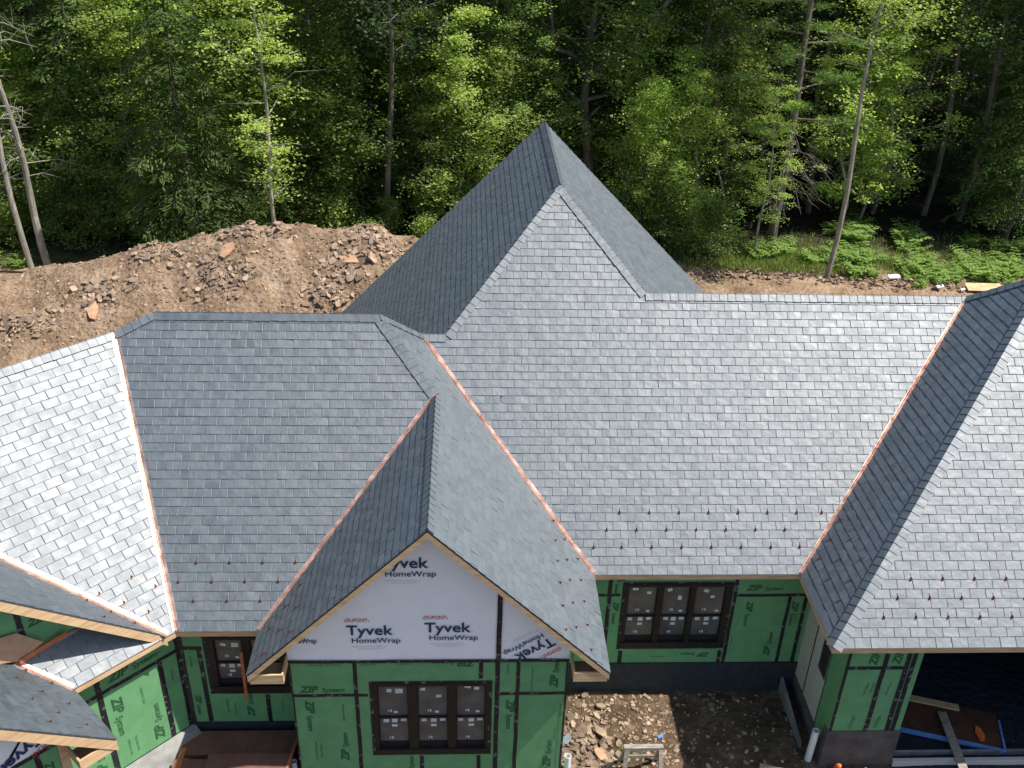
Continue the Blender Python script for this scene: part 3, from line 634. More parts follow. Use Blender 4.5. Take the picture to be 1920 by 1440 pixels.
# rear and end walls (kept simple, seen only from other places)
for a_, b_ in (((GE-.5, 14.1), (GE-.5, 24.3)), ((GE-.5, 24.3), (8.08, 24.3)), ((8.08, 24.3), (8.08, 27.6)), ((8.08, 27.6), (-3.76, 27.6)), ((-3.76, 27.6), (-3.76, 22.9)), ((-3.76, 22.9), (-8.3, 22.9)), ((-8.3, 22.9), tuple(WP(WL-.4, 2*HR-.45, 0))[:2]), (tuple(WP(WL-.4, 2*HR-.45, 0))[:2], tuple(WP(WL-.4, .42, 0))[:2])):
    Wall(a_, b_).build(-.6, 3.5)
m = MB(); m.prism([(-3.76, 27.55, 3.5), (8.08, 27.55, 3.5), (2.16, 27.55, 9.35)], (0, -.1, 0)); m.build('gable_wall', M['green'], house)
m = MB(); m.prism([WP(WL-.35, .42, 3.5), WP(WL-.35, 2*HR-.42, 3.5), WP(WL-.35, HR, EZ+HR-.2)], e*-.1); m.build('gable_wall', M['green'], house)
m = MB(); m.prism([(GE-.45, 14.1, 3.5), (GE-.45, 24.3, 3.5), (GE-.45, 19.215, 8.6)], (-.1, 0, 0)); m.build('gable_wall', M['green'], house)

# ------------------------------------------------------------ terrain
XC = [-60, -40, -30, -17.3, -13.7, -10.3, -7.9, -5.4, -3.5, -1.9, 0, 2.5]; ZC = [0, .8, 1.3, 2.1, 2.9, 3.6, 4.4, 4.2, 4.4, 3.9, 1.8, -.3]
def interp(x, xs, ys):
    if x <= xs[0]: return ys[0]
    for i in range(len(xs)-1):
        if x <= xs[i+1]: return ys[i]+(ys[i+1]-ys[i])*(x-xs[i])/(xs[i+1]-xs[i])
    return ys[-1]
def hbase(x, y):
    z = -.3
    if y < 24: z = -.6
    elif y < 27: z = -.6+.3*(y-24)/3
    if y > 42: z += .012*(y-42)
    return z
def hmound(x, y):
    zc = interp(x, XC, ZC); t = (y-34.0)/(7.0 if y < 34 else 4.5); k = max(0, 1-abs(t)); k = k*k*(3-2*k)*.45+k*.55
    return (zc+.3)*k if x < 2.5 else 0
def ground(x, y):
    hm_ = hmound(x, y); z = hbase(x, y)+hm_
    z += .05*noise.noise(V((x*.9, y*.9, 0)))+.03*noise.noise(V((x*2.7, y*2.7, 3)))
    if hm_ > .05: z += min(1, hm_)*(-.34*abs(noise.noise(V((x*.8+y*.25, y*.22, 21))))+.26*noise.noise(V((x*.55, y*.55, 7)))+.09*noise.noise(V((x*1.9, y*1.9, 1)))+.05*noise.noise(V((x*4.5, y*4.5, 2))))
    if 27 < y < 44 and x > 2: z += .16*max(0, noise.noise(V((x*.5, y*.8, 11))))
    if y > 44: z += .35*noise.noise(V((x*.15, y*.15, 5)))
    return z
def axis(segs):
    out = []
    for a, b, st in segs:
        n = max(1, round((b-a)/st)); out += [a+(b-a)*i/n for i in range(n)]
    out.append(segs[-1][1]); return out
gxs = axis([(-1500, -200, 260), (-200, -60, 20), (-60, -22, 2), (-22, 3, .16), (3, 28, .4), (28, 60, 2), (60, 200, 20), (200, 1500, 260)])
gys = axis([(-600, -60, 180), (-60, 8, 6), (8, 17, .3), (17, 27.5, 1), (27.5, 39, .16), (39, 50, .5), (50, 130, 2.5), (130, 200, 20), (200, 1800, 300)])
vs = [(x, y, ground(x, y)) for y in gys for x in gxs]; nx = len(gxs)
fs = [(j*nx+i, j*nx+i+1, (j+1)*nx+i+1, (j+1)*nx+i) for j in range(len(gys)-1) for i in range(nx-1)]
me = bpy.data.meshes.new('ground'); me.from_pydata(vs, [], fs); me.polygons.foreach_set('use_smooth', [True]*len(fs))
def ground_mat():
    m = bpy.data.materials.new('bare_earth'); m.use_nodes = True; nt = m.node_tree; L = nt.links.new; b = nt.nodes['Principled BSDF']
    b.inputs['Roughness'].default_value = .97; b.inputs['Specular IOR Level'].default_value = .1
    tc = N(nt, 'ShaderNodeTexCoord'); P_ = tc.outputs['Object']
    def ramp(sc, det, stops, rough=.6):
        n = N(nt, 'ShaderNodeTexNoise', Scale=sc, Detail=det, Roughness=rough); L(P_, n.inputs[0]); r = N(nt, 'ShaderNodeValToRGB'); L(n.outputs['Fac'], r.inputs[0])
        while len(r.color_ramp.elements) < len(stops): r.color_ramp.elements.new(.5)
        for el, (p, c) in zip(r.color_ramp.elements, stops): el.position = p; el.color = (*c, 1)
        return r.outputs[0], n
    dirt, n1 = ramp(.8, 10, [(.32, (.14, .088, .052)), (.47, (.265, .178, .112)), (.58, (.36, .255, .168)), (.74, (.46, .35, .26))], .78)
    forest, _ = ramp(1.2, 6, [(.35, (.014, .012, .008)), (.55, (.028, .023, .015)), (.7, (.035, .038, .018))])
    green, _ = ramp(1.5, 6, [(.35, (.05, .045, .025)), (.5, (.08, .075, .035)), (.68, (.10, .12, .045))])
    dark, _ = ramp(2.5, 6, [(.35, (.055, .042, .032)), (.65, (.12, .09, .065))])
    gravel, _ = ramp(40, 3, [(.35, (.020, .023, .034)), (.62, (.045, .05, .068)), (.75, (.20, .21, .24))])
    sx = N(nt, 'ShaderNodeSeparateXYZ'); L(P_, sx.inputs[0])
    nn = N(nt, 'ShaderNodeTexNoise', Scale=.35, Detail=5); L(P_, nn.inputs[0])
    def step(axis, a, b_, amp=3.):
        ad = N(nt, 'ShaderNodeMath', operation='MULTIPLY_ADD'); L(nn.outputs['Fac'], ad.inputs[0]); ad.inputs[1].default_value = amp; 
        sb = N(nt, 'ShaderNodeMath', operation='SUBTRACT'); L(sx.outputs[axis], ad.inputs[2]); L(ad.outputs[0], sb.inputs[0]); sb.inputs[1].default_value = amp/2
        mr = N(nt, 'ShaderNodeMapRange'); L(sb.outputs[0], mr.inputs[0]); mr.inputs[1].default_value = a; mr.inputs[2].default_value = b_; return mr.outputs[0]
    def mix(f, a, b_):
        x = N(nt, 'ShaderNodeMix', data_type='RGBA'); L(f, x.inputs[0]); L(a, x.inputs[6]); L(b_, x.inputs[7]); return x.outputs[2]
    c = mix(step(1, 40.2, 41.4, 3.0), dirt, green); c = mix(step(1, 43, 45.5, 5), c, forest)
    soil, _ = ramp(2.2, 9, [(.33, (.07, .045, .03)), (.52, (.13, .085, .052)), (.72, (.25, .175, .115))], .75)  # courtyard earth, darkened overall; part of its shade is put into the colour
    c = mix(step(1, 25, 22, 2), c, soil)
    gm = N(nt, 'ShaderNodeMath', operation='MULTIPLY'); L(step(0, 9.25, 9.35, .15), gm.inputs[0])
    s2_ = N(nt, 'ShaderNodeMapRange'); L(sx.outputs[1], s2_.inputs[0]); s2_.inputs[1].default_value = 26; s2_.inputs[2].default_value = 25.5; L(s2_.outputs[0], gm.inputs[1])
    c = mix(gm.outputs[0], c, gravel); L(c, b.inputs['Base Color'])
    n3 = N(nt, 'ShaderNodeTexNoise', Scale=9, Detail=8, Roughness=.7); L(P_, n3.inputs[0]); vo = N(nt, 'ShaderNodeTexVoronoi', Scale=5.5); L(P_, vo.inputs['Vector'])
    ad = N(nt, 'ShaderNodeMath', operation='ADD'); L(n3.outputs['Fac'], ad.inputs[0]); L(vo.outputs['Distance'], ad.inputs[1])
    bp = N(nt, 'ShaderNodeBump', Strength=.9, Distance=.09); L(ad.outputs[0], bp.inputs['Height']); L(bp.outputs[0], b.inputs['Normal'])
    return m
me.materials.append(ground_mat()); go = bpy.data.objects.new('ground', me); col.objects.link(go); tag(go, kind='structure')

# rubble
def slab(m, p, size, thick, tilt, mi=0, tone=.5, squash=None):
    n = random.choice((4, 5, 5, 6, 7)); sq = squash or random.uniform(.5, .9); a0 = random.random()*6.28
    q = tilt; pts = []
    for i in range(n):
        a = a0+6.283*(i+random.uniform(-.25, .25))/n; r = size*random.uniform(.7, 1.1); pts.append(V((r*cos(a), r*sin(a)*sq, 0)))
    R_ = q.to_matrix() @ Matrix.Rotation(random.random()*6.28, 3, 'Z')
    pts = [R_ @ x+V(p) for x in pts]; m.prism(pts, R_ @ V((0, 0, thick)), mi, tone)
def gnorm(x, y):
    d = .3; return V((hbase(x-d, y)+hmound(x-d, y)-hbase(x+d, y)-hmound(x+d, y), hbase(x, y-d)+hmound(x, y-d)-hbase(x, y+d)-hmound(x, y+d), 2*d)).normalized()
def tiltq(x, y, amt):
    n = gnorm(x, y)+V((random.gauss(0, amt), random.gauss(0, amt), 0)); return V((0, 0, 1)).rotation_difference(n.normalized())
CL = [(-15.3, 31.2, 1.6, .7), (-11, 33.4, 1.2, .5), (-9.0, 32.38, 1.3, 1.0), (-8.4, 31.9, 1.1, .8), (-4.9, 31.4, 1.3, 1.1), (-3.4, 33.3, 1.5, .8), (-4.3, 32.4, 1.0, .8), (-12.9, 32.2, 1.1, .7), (-2.9, 33.1, 1.1, .9), (-7.5, 33.6, 1.6, .5)]
m = MB()
for i in range(7500):
    x = random.uniform(-22, 1.5); y = random.uniform(28.5, 36.5)
    if hmound(x, y) < .25: continue
    s = random.choice((.03, .04, .05, .07)) * random.uniform(.7, 1.3)
    slab(m, (x, y, ground(x, y)-.005), s, s*.4, tiltq(x, y, .35), tone=random.random())
for cxx, cyy, rx, ry in CL:
    for i in range(170):
        x = random.gauss(cxx, rx*.45); y = random.gauss(cyy, ry*.4); s = random.choice((.05, .08, .11, .16))*random.uniform(.7, 1.25)
        slab(m, (x, y, ground(x, y)-.01+random.uniform(0, .05)), s, s*random.uniform(.15, .35), tiltq(x, y, .42), tone=random.uniform(.0, .9))
for i in range(500):     # low spoil line behind the rear roof on the right
    x = random.uniform(7, 22); y = random.gauss(40.5-.08*max(0, x-9)**1.1, .35); s = random.uniform(.04, .14); slab(m, (x, y, ground(x, y)+random.uniform(0, .12)), s, s*.4, tiltq(x, y, .5), tone=random.random()*.8)
tag(m.build('mound_rubble', M['stone']), 'loose brown shale rubble scattered over the dirt mound and spoil line', 'rubble', kind='stuff')
m = MB()
for i in range(2600):
    x = random.uniform(2.05, 7.5); y = random.uniform(12.6, 16.1)
    if x > 4.7 and random.random() < .75: continue
    s = random.choice((.02, .03, .04, .06))*random.uniform(.7, 1.3)
    slab(m, (x, y, ground(x, y)-.003), s, s*.4, tiltq(x, y, .3), tone=random.random())
for i in range(210):
    x = random.gauss(2.6, .36); y = random.gauss(14.35, .75); s = random.uniform(.05, .15)
    if x < 2.05: x = 4.1-x
    slab(m, (x, y, ground(x, y)+random.uniform(0, .05)), s, s*.35, tiltq(x, y, .45), tone=random.uniform(0, .7))
tag(m.build('courtyard_rubble', M['stone']), 'broken brown stone chips covering the small courtyard ground', 'rubble', kind='stuff')
def bigslab(x, y, s, th_, mt, lab, sq=.7, dz=.05, name='shale_slab', rot=0, tlt=.12, cat='slab'):
    m = MB(); z = ground(x, y)+dz
    slab(m, (0, 0, 0), s, th_, tiltq(x, y, tlt), squash=sq, tone=.75); o = m.build(name, mt); o.location = (x, y, z); return tag(o, lab, cat)
random.seed(21)
M['orangestone'] = mat('orange_shale', (.40, .23, .13), (.50, .31, .19), rough=.9, scale=5)
bigslab(-13.1, 31.45, .52, .05, M['orangestone'], 'large flat orange shale slab low on the left of the dirt mound', .5)
bigslab(-4.2, 32.45, .42, .07, M['orangestone'], 'tan shale slab on the right part of the dirt mound', .6)
bigslab(-3.4, 32.5, .36, .07, M['stone'], 'upright dark shale slab near the roof edge on the mound', .8, tlt=.6)
bigslab(-8.6, 32.9, .42, .06, M['orangestone'], 'pinkish flat shale slab in the middle of the dirt mound', .6)
bigslab(3.02, 14.95, .22, .06, M['stone'], 'tall pale brown stone at the top of the courtyard rubble', .55, .1)
bigslab(2.95, 14.35, .26, .05, M['orangestone'], 'long tan stone in the middle of the courtyard rubble', .5, .08)
bigslab(2.22, 14.75, .19, .015, M['greyslate'], 'loose grey roof slate beside the gable wall corner', .8, .08, 'loose_slate')
bigslab(3.10, 14.02, .13, .015, M['greyslate'], 'small loose blue grey slate among the courtyard stones', .8, .08, 'loose_slate')
bigslab(2.72, 13.9, .22, .06, M['stone'], 'brown flat stone left of the wooden sawhorse', .6, .06)
bigslab(4.02, 14.3, .14, .05, M['orangestone'], 'pale yellow stone beside the sawhorse rail', .6, .04)

# ------------------------------------------------------------ small site objects
def single(name, m, mt, label, cat, loc=(0, 0, 0)):
    o = m.build(name, mt); return tag(o, label, cat)
# sawhorse
sh = empty('sawhorse', (3.78, 14.0, -.6)); tag(sh, 'weathered wooden sawhorse standing on the sunlit courtyard rubble', 'sawhorse')
m = MB(); m.box((0, 0, .72), (.42, 0, 0), (0, .055, 0), (0, 0, .045)); m.build('top_rail', M['oldwood'], sh)
m = MB(); m.box((0, -.055, .52), (.36, 0, 0), (0, .015, 0), (0, 0, .04)); m.build('cross_rail', M['oldwood'], sh)
for sx_ in (-1, 1):
    for sy_ in (-1, 1):
        m = MB(); m.beam((sx_*.36, sy_*.04, .70), (sx_*.40, sy_*.26, 0), .09, .04); m.build('leg', M['oldwood'], sh)
def pipe(x, y, z0, z1, r, lab, lean=(0, 0)):
    m = MB(); n = 20; 
    for i in range(n):
        a, b = 2*pi*i/n, 2*pi*(i+1)/n
        for (ra, rb, fl) in ((r, r, 0), (r*.86, r*.86, 1)):
            q = [(ra*cos(a), ra*sin(a), 0), (ra*cos(b), ra*sin(b), 0), (ra*cos(b)+lean[0], ra*sin(b)+lean[1], z1-z0), (ra*cos(a)+lean[0], ra*sin(a)+lean[1], z1-z0)]
            m.face(q[::-1] if fl else q)
        m.face([(r*cos(a)+lean[0], r*sin(a)+lean[1], z1-z0), (r*cos(b)+lean[0], r*sin(b)+lean[1], z1-z0), (.86*r*cos(b)+lean[0], .86*r*sin(b)+lean[1], z1-z0), (.86*r*cos(a)+lean[0], .86*r*sin(a)+lean[1], z1-z0)])
    o = m.build('plastic_pipe', M['pvc']); o.location = (x, y, z0); return tag(o, lab, 'pipe')
pipe(2.16, 13.83, -.7, .1, .07, 'white plastic pipe standing at the right corner of the front gable wall')
pipe(7.50, 14.22, -.75, .30, .075, 'white plastic pipe standing beside the right wing footing', (.04, .03))
pipe(-3.52, 13.75, -.7, .12, .06, 'white plastic pipe standing left of the front gable wall')
# plywood sheets stacked between the left wall and the gable block
st = empty('sheet_stack', (-4.7, 14.0, 0)); tag(st, 'brown building sheets piled in the nook left of the front gable wall', 'sheets')
m = MB(); m.aabb(-1.22, 1.14, -.10, .52, -.5, .16); m.build('upper_sheet', M['ply'], st)
m = MB(); m.aabb(-.55, 1.14, -.9, -.18, -.5, .30); m.aabb(-1.22, -.55, -.9, -.30, -.5, .28); m.build('lower_sheet', M['ply'], st)
def stick(a, b, w_, h_, mt, name, lab, cat):
    m = MB(); a = V(a); m.beam((0, 0, 0), V(b)-a, w_, h_); o = m.build(name, mt); o.location = a; return tag(o, lab, cat)
stick((-4.50, 14.50, 2.45), (-4.50, 14.42, 1.2), .06, .03, M['orange'], 'wood_strip', 'orange board hanging upright in front of the double window', 'board')
stick((-3.45, 14.45, .35), (-3.62, 13.3, .3), .05, .03, M['orange'], 'wood_strip', 'thin orange board lying beside the brown sheets', 'board')
stick((-5.78, 13.95, .32), (-5.80, 13.2, .28), .10, .03, M['orange'], 'wood_strip', 'short orange board at the left edge of the brown sheets', 'board')
m = MB(); c_ = [WP(2.52, .60, 4.56), WP(2.15, .55, 4.13), WP(2.60, .52, 4.02), WP(3.3, .52, 4.35), WP(3.3, .60, 4.75)]; m.prism(c_, nin*.02)
single('cardboard_sheet', m, M['osb'], 'brown cardboard sheet leaning on the upper gable wall of the left wing', 'cardboard')
stick(WP(2.62, .50, 4.02), WP(1.75, .56, 4.06), .03, .10, M['orange'], 'timber_strip', 'red brown timber strip at the foot of the upper gable wall', 'board')
# garage things
dr = empty('blue_edged_board', (11.0, 15.1, -.55)); dr.rotation_euler = (0, 0, radians(-17)); tag(dr, 'large brown panel with blue edges lying on gravel under the right wing', 'panel')
m = MB(); m.aabb(-1.2, 1.12, -.45, .62, 0, .05); m.build('panel', M['darkply'], dr)
m = MB(); m.aabb(-1.22, 1.16, -.52, -.455, 0, .09); m.aabb(1.125, 1.17, -.45, .4, 0, .08); m.build('blue_edge', M['blue'], dr)
m = MB(); m.aabb(-1.2, .3, .45, .62, .052, .09); m.build('wood_batten', M['pine'], dr)
o = bigslab(11.6, 14.75, .26, .03, M['orangebag'], 'orange red cloth lying on the brown panel under the right wing', .4, .12, 'work_cloth', tlt=.02, cat='cloth')
stick((10.95, 15.35, -.42), (10.7, 13.3, -.42), .19, .04, M['oldwood'], 'plank', 'grey plank lying across the brown panel and white kerb', 'plank')
m = MB(); m.aabb(9.32, 13.85, 14.03, 14.11, -.62, -.44); single('footing_kerb', m, M['beige'], 'long pale footing strip across the opening of the right wing', 'kerb')
m = MB(); m.aabb(9.32, 13.85, 14.30, 14.34, -.62, -.46); single('footing_kerb', m, M['concrete'], 'thin grey footing strip just behind the pale one in the opening', 'kerb')
stick((6.35, 13.95, -.5), (6.95, 13.75, -.48), .25, .02, M['osb'], 'cardboard_scrap', 'pinkish cardboard scrap at the bottom edge of the courtyard', 'cardboard')
random.seed(5)
m = MB()
for i in range(26):
    a = random.random()*6.28; r = random.uniform(0, .16); m.beam((r*cos(a), r*sin(a), .02+i*.002), (r*cos(a)+random.uniform(-.12, .12), r*sin(a)+random.uniform(-.12, .12), .05+i*.003), .03, .012, 0, random.random())
o = m.build('wood_offcuts', M['pine']); o.location = (8.55, 13.72, -.6); tag(o, 'small heap of pale wood offcuts below the right wing corner', 'offcuts')
m = MB(); prof = [(0, 0, .0), (.01, .01, .07), (.03, .02, .13), (.0, .0, .2), (-.02, .02, .27), (.01, .03, .33), (.03, .03, .36)]
m.tube(prof, [.05, .075, .06, .055, .07, .05, .015], 10); o = m.build('rubber_glove', M['orangebag'], smooth=True)
o.location = (8.02, 13.95, -.6); o.rotation_euler = (.5, 0, 0); tag(o, 'crumpled orange glove lying against the right wing footing', 'glove')
# debris at the forest side
m = MB(); m.box((0, 0, .12), (.28, .05, 0), (0, .12, .03), (0, 0, .03)); m.box((.02, .1, .05), (.24, .03, 0), (0, .05, 0), (0, 0, .05)); o = m.build('plastic_tray', M['white']); o.location = (19.25, 40.0, -.25); tag(o, 'grey white tray lying in the undergrowth behind the right roof', 'tray')
m = MB(); m.box((0, 0, 0), (.75, -.1, .03), (.08, .38, .02), (0, 0, .015)); o = m.build('pale_sheet', M['pine']); o.location = (22.9, 38.9, -.12); tag(o, 'pale wooden sheet on the ground behind the right wing ridge', 'sheet')
for (x, y, sx_, lab) in ((20.9, 38.9, .16, 'small white scrap between the ferns and the main ridge'), (21.8, 38.6, .10, 'tiny pale blue scrap near the pale wooden sheet')):
    m = MB(); m.box((0, 0, 0), (sx_, .03, .02), (0, sx_*.6, .01), (0, 0, .02)); o = m.build('plastic_scrap', M['white']); o.location = (x, y, -.1); tag(o, lab, 'scrap')
m = MB(); m.box((0, 0, 0), (.10, 0, 0), (0, .05, .03), (0, -.01, .02)); m.box((.03, .02, .045), (.04, .01, 0), (0, .03, .02), (0, -.01, .02)); o = m.build('slate_offcut', M['osb']); o.location = (-2.62, 22.6, 4.97); tag(o, 'small brown offcut lying on the shaded left slope of the rear roof', 'offcut')
m = MB(); m.box((0, 0, .03), (.06, .02, .01), (-.01, .04, 0), (0, 0, .012)); o = m.build('litter', M['blue']); o.location = (4.35, 14.85, -.57); tag(o, 'small pale blue litter near the right edge of the sunlit courtyard', 'litter')
exec_veg = True
# ------------------------------------------------------------ vegetation
def quadleaf(V_, F_, T_, p, d, s, n, tone, asp=.55):
    side = d.cross(n)
    if side.length < 1e-3: side = V((1, 0, 0))
    side.normalize(); a = p; k = len(V_)
    V_ += [a, a+d*s*.5+side*s*asp*.5, a+d*s, a+d*s*.5-side*s*asp*.5]; F_.append((k, k+1, k+2, k+3)); T_.append(tone)
def finish(name, V_, F_, T_, mt):
    me = bpy.data.meshes.new(name); me.from_pydata([tuple(v) for v in V_], [], F_); me.materials.append(mt)
    at = me.attributes.new('tone', 'FLOAT', 'FACE'); at.data.foreach_set('value', T_); me.update(); return me
def rdir(zs=1.): return V((random.gauss(0, 1), random.gauss(0, 1), random.gauss(0, 1)*zs)).normalized()
def spray(V_, F_, T_, c, R_, n, s, flat=.3, dr=.0, asp=.6, tb=0):
    for i in range(n):
        q = V((random.gauss(0, .5), random.gauss(0, .5), random.gauss(0, .5)*flat))*R_
        q.z -= dr*(q.x*q.x+q.y*q.y)
        nrm = (V((0, 0, 1))+rdir()*.75).normalized(); d = V((random.gauss(0, 1), random.gauss(0, 1), random.gauss(-.25, .4))); d = (d-nrm*d.dot(nrm)*.7).normalized()
        quadleaf(V_, F_, T_, c+q, d, s*random.uniform(.5, 1.35), nrm, min(1, max(0, random.gauss(.45+tb, .25))), asp)
def deciduous(Ht, R, cs, nl, leafmat, bark, seed, rt_=.16, leaves=46, ls=.17, lean=0, flat=.55, gap=.08, fork=False, asc=.5, wob=1.):
    random.seed(seed); m = MB(); n = 9; ph = random.random()*6
    tp = [V((lean*Ht*(k/n)+wob*(.016*Ht*sin(ph+k*1.1)), wob*.014*Ht*cos(ph+k*.9), Ht*k/n)) for k in range(n+1)]
    m.tube(tp, [rt_*(1-.85*k/n) for k in range(n+1)], 8)
    if fork:
        c7 = tp[int(n*7.6/Ht)]; f0 = V((0, 0, 7.4))
        m.tube([f0, f0+V((1.6, -.5, 1.3)), f0+V((3.4, -.9, 3.6)), f0+V((4.4, -1, 6.5))], [.17, .14, .11, .06], 7, cap=False)
        m.tube([f0, f0+V((-1.0, -.6, .9)), f0+V((-1.9, -.9, 1.2)), f0+V((-2.2, -1.0, 3.4)), f0+V((-2.6, -1, 6))], [.13, .11, .09, .07, .04], 7, cap=False)
    def tr(h):
        f = min(n-1e-3, max(0, h/Ht*n)); i = int(f); return tp[i].lerp(tp[i+1], f-i)
    LV, LF, LT = [], [], []
    for k in range(nl):
        h = Ht*(cs+(1-cs)*((k+random.random())/nl)**.9); rel = (h/Ht-cs)/(1-cs)
        prof = (.45+.75*sin(pi*min(1, rel*.85+.12)))*(1-.55*rel**3); a = k*2.4+random.uniform(-.5, .5)
        L = R*prof*random.uniform(.55, 1.1); p0 = tr(h); ris = random.uniform(-.1, .55)+asc*(.6+rel)
        d = V((cos(a), sin(a), ris)).normalized(); pts = [p0, p0+d*L*.35, p0+d*L*.7+V((random.gauss(0, .06), random.gauss(0, .06), .0))*L, p0+d*L+V((random.gauss(0, .12), random.gauss(0, .12), -.10))*L]
        r0 = rt_*(1-.85*h/Ht)*.5; m.tube(pts, [r0, r0*.7, r0*.45, r0*.15], 5, cap=False)
        if random.random() < gap: continue
        tb = random.uniform(-.15, .2)
        for j in range(random.randint(4, 7)):
            t = random.uniform(.3, 1.08); c = p0.lerp(pts[3], t)+V((random.gauss(0, .35), random.gauss(0, .35), random.gauss(.0, .35)))*L*.33
            spray(LV, LF, LT, c, random.uniform(.35, 1.15)*(.6+.12*R), leaves, ls, flat, .1, tb=tb)
            m.tube([p0.lerp(pts[3], t*.75), c], [r0*.3, r0*.08], 4, cap=False)
    return m.mesh('trunk', bark), finish('crown', LV, LF, LT, leafmat)
def conifer(Ht, R, cs, nl, leafmat, bark, seed, rt_=.2, droop=.35, fl=90, dead=0, ls=.11):
    random.seed(seed); m = MB(); n = 8
    m.tube([V((.05*sin(k), .05*cos(k*1.3), Ht*k/n)) for k in range(n+1)], [rt_*(1-.93*k/n) for k in range(n+1)], 8)
    LV, LF, LT = [], [], []
    for k in range(nl):
        rel = (k+random.random())/nl; h = Ht*(cs+(1-cs)*rel**.95); L = R*(1-rel)**.75*random.uniform(.7, 1.12)+.25; a = k*2.4+random.uniform(-.4, .4)
        d = V((cos(a), sin(a), .12)); p0 = V((0, 0, h)); side = V((-sin(a), cos(a), 0)); tb = random.uniform(-.2, .25)
        pt = lambda t: p0+V((d.x, d.y, 0))*L*t+V((0, 0, .25*L*t-droop*L*t*t*1.6))
        r0 = rt_*.16*(1-rel)+.012; m.tube([pt(0), pt(.35), pt(.7), pt(1)], [r0, r0*.7, r0*.4, r0*.15], 4, cap=False)
        for i in range(int(fl*(L/R+.25))):
            t = random.uniform(.12, 1.02); wd_ = .38*L*(1-abs(t-.45)*1.2)+.08; o_ = random.gauss(0, .5)*wd_
            p = pt(t)+side*o_+V((0, 0, -abs(o_)*.35+random.gauss(0, .05)))
            dd = (V((d.x, d.y, 0))*.6+side*(1 if o_ > 0 else -1)*random.uniform(.3, 1)+V((0, 0, random.uniform(-.5, .05)))).normalized()
            quadleaf(LV, LF, LT, p, dd, ls*random.uniform(1.2, 2.6), (V((0, 0, 1))+rdir()*.35).normalized(), min(1, max(0, random.gauss(.4+.25*t+tb, .2))), .28)
    for k in range(dead):
        h = Ht*random.uniform(cs*.35, cs*1.15); a = random.random()*6.28; L = R*random.uniform(.35, .75); p0 = V((0, 0, h)); d = V((cos(a), sin(a), 0))
        pts = [p0, p0+d*L*.5+V((0, 0, -.12*L)), p0+d*L+V((0, 0, -.42*L))]; m.tube(pts, [.028, .016, .005], 4, cap=False)
        for j in range(3):
            b0 = pts[0].lerp(pts[2], random.uniform(.3, .9)); m.tube([b0, b0+(d+rdir()*.8)*L*.25+V((0, 0, -.08*L))], [.01, .003], 3, cap=False)
    return m.mesh('trunk', bark), finish('crown', LV, LF, LT, leafmat)
def plane_pine(Ht, R, seed):
    random.seed(seed); m = MB(); n = 8; rt_ = .24
    m.tube([V((.06*sin(k), .06*cos(k*1.3), Ht*k/n)) for k in range(n+1)], [rt_*(1-.85*k/n) for k in range(n+1)], 9)
    LV, LF, LT = [], [], []
    for k in range(30):
        h = Ht*(.30+.70*k/30+random.uniform(-.01, .01)); L = R*(1-(k/30)**2*.75)*random.uniform(.6, 1.15); a = k*2.4
        d = V((cos(a), sin(a), 0)); p0 = V((0, 0, h)); pt = lambda t: p0+d*L*t+V((0, 0, .10*L*t-.12*L*t*t))
        m.tube([pt(0), pt(.5), pt(1)], [.05, .03, .01], 5, cap=False); tb = random.uniform(-.2, .25)
        for j in range(10):
            c = pt(random.uniform(.35, 1.05))+V((random.gauss(0, .35), random.gauss(0, .35), random.gauss(.05, .08)))*(L*.28)
            for i in range(44):
                dd = (rdir(.5)+V((0, 0, .25))+d*.4).normalized(); quadleaf(LV, LF, LT, c+V((random.gauss(0, .2), random.gauss(0, .2), random.gauss(0, .06))), dd, random.uniform(.16, .28), rdir(), min(1, max(0, random.gauss(.5+tb, .2))), .14)
    for k in range(34):
        h = Ht*random.uniform(.12, .33); a = random.random()*6.28; L = R*random.uniform(.35, .8); p0 = V((0, 0, h)); d = V((cos(a), sin(a), 0))
        pts = [p0, p0+d*L*.5+V((0, 0, -.10*L)), p0+d*L+V((0, 0, -.45*L))]; m.tube(pts, [.03, .018, .006], 4, cap=False)
        for j in range(4):
            b0 = pts[0].lerp(pts[2], random.uniform(.3, .9)); m.tube([b0, b0+(d+rdir()*.8)*L*.25+V((0, 0, -.08*L))], [.012, .003], 3, cap=False)
    return m.mesh('trunk', M['bark']), finish('crown', LV, LF, LT, M['pineneedle'])
def bare(Ht, seed, rt_=.2, mt='palebark', nb=14, lean=0.0):
    random.seed(seed); m = MB(); n = 9; ph = seed
    tp = [V((lean*Ht*k/n+.12*sin(ph+k*.9), .1*cos(ph+k), Ht*k/n)) for k in range(n+1)]; m.tube(tp, [rt_*(1-.6*k/n) for k in range(n+1)], 9)
    t = m.mesh('trunk', M[mt]); b = MB()
    for k in range(nb):
        h = random.uniform(.35, .98)*n; i = min(n-1, int(h)); p0 = tp[i].lerp(tp[i+1], h-i); a = random.random()*6.28; L = random.uniform(.8, 2.6); d = V((cos(a), sin(a), random.uniform(-.2, .4)))
        pts = [p0, p0+d*L*.5, p0+d*L+V((0, 0, -.25*L))]; b.tube(pts, [.03, .018, .005], 4, cap=False)
        for j in range(4):
            b0 = p0+d*L*random.uniform(.3, .9); b.tube([b0, b0+rdir()*L*.35], [.01, .003], 3, cap=False)
    return t, b.mesh('branches', M[mt])

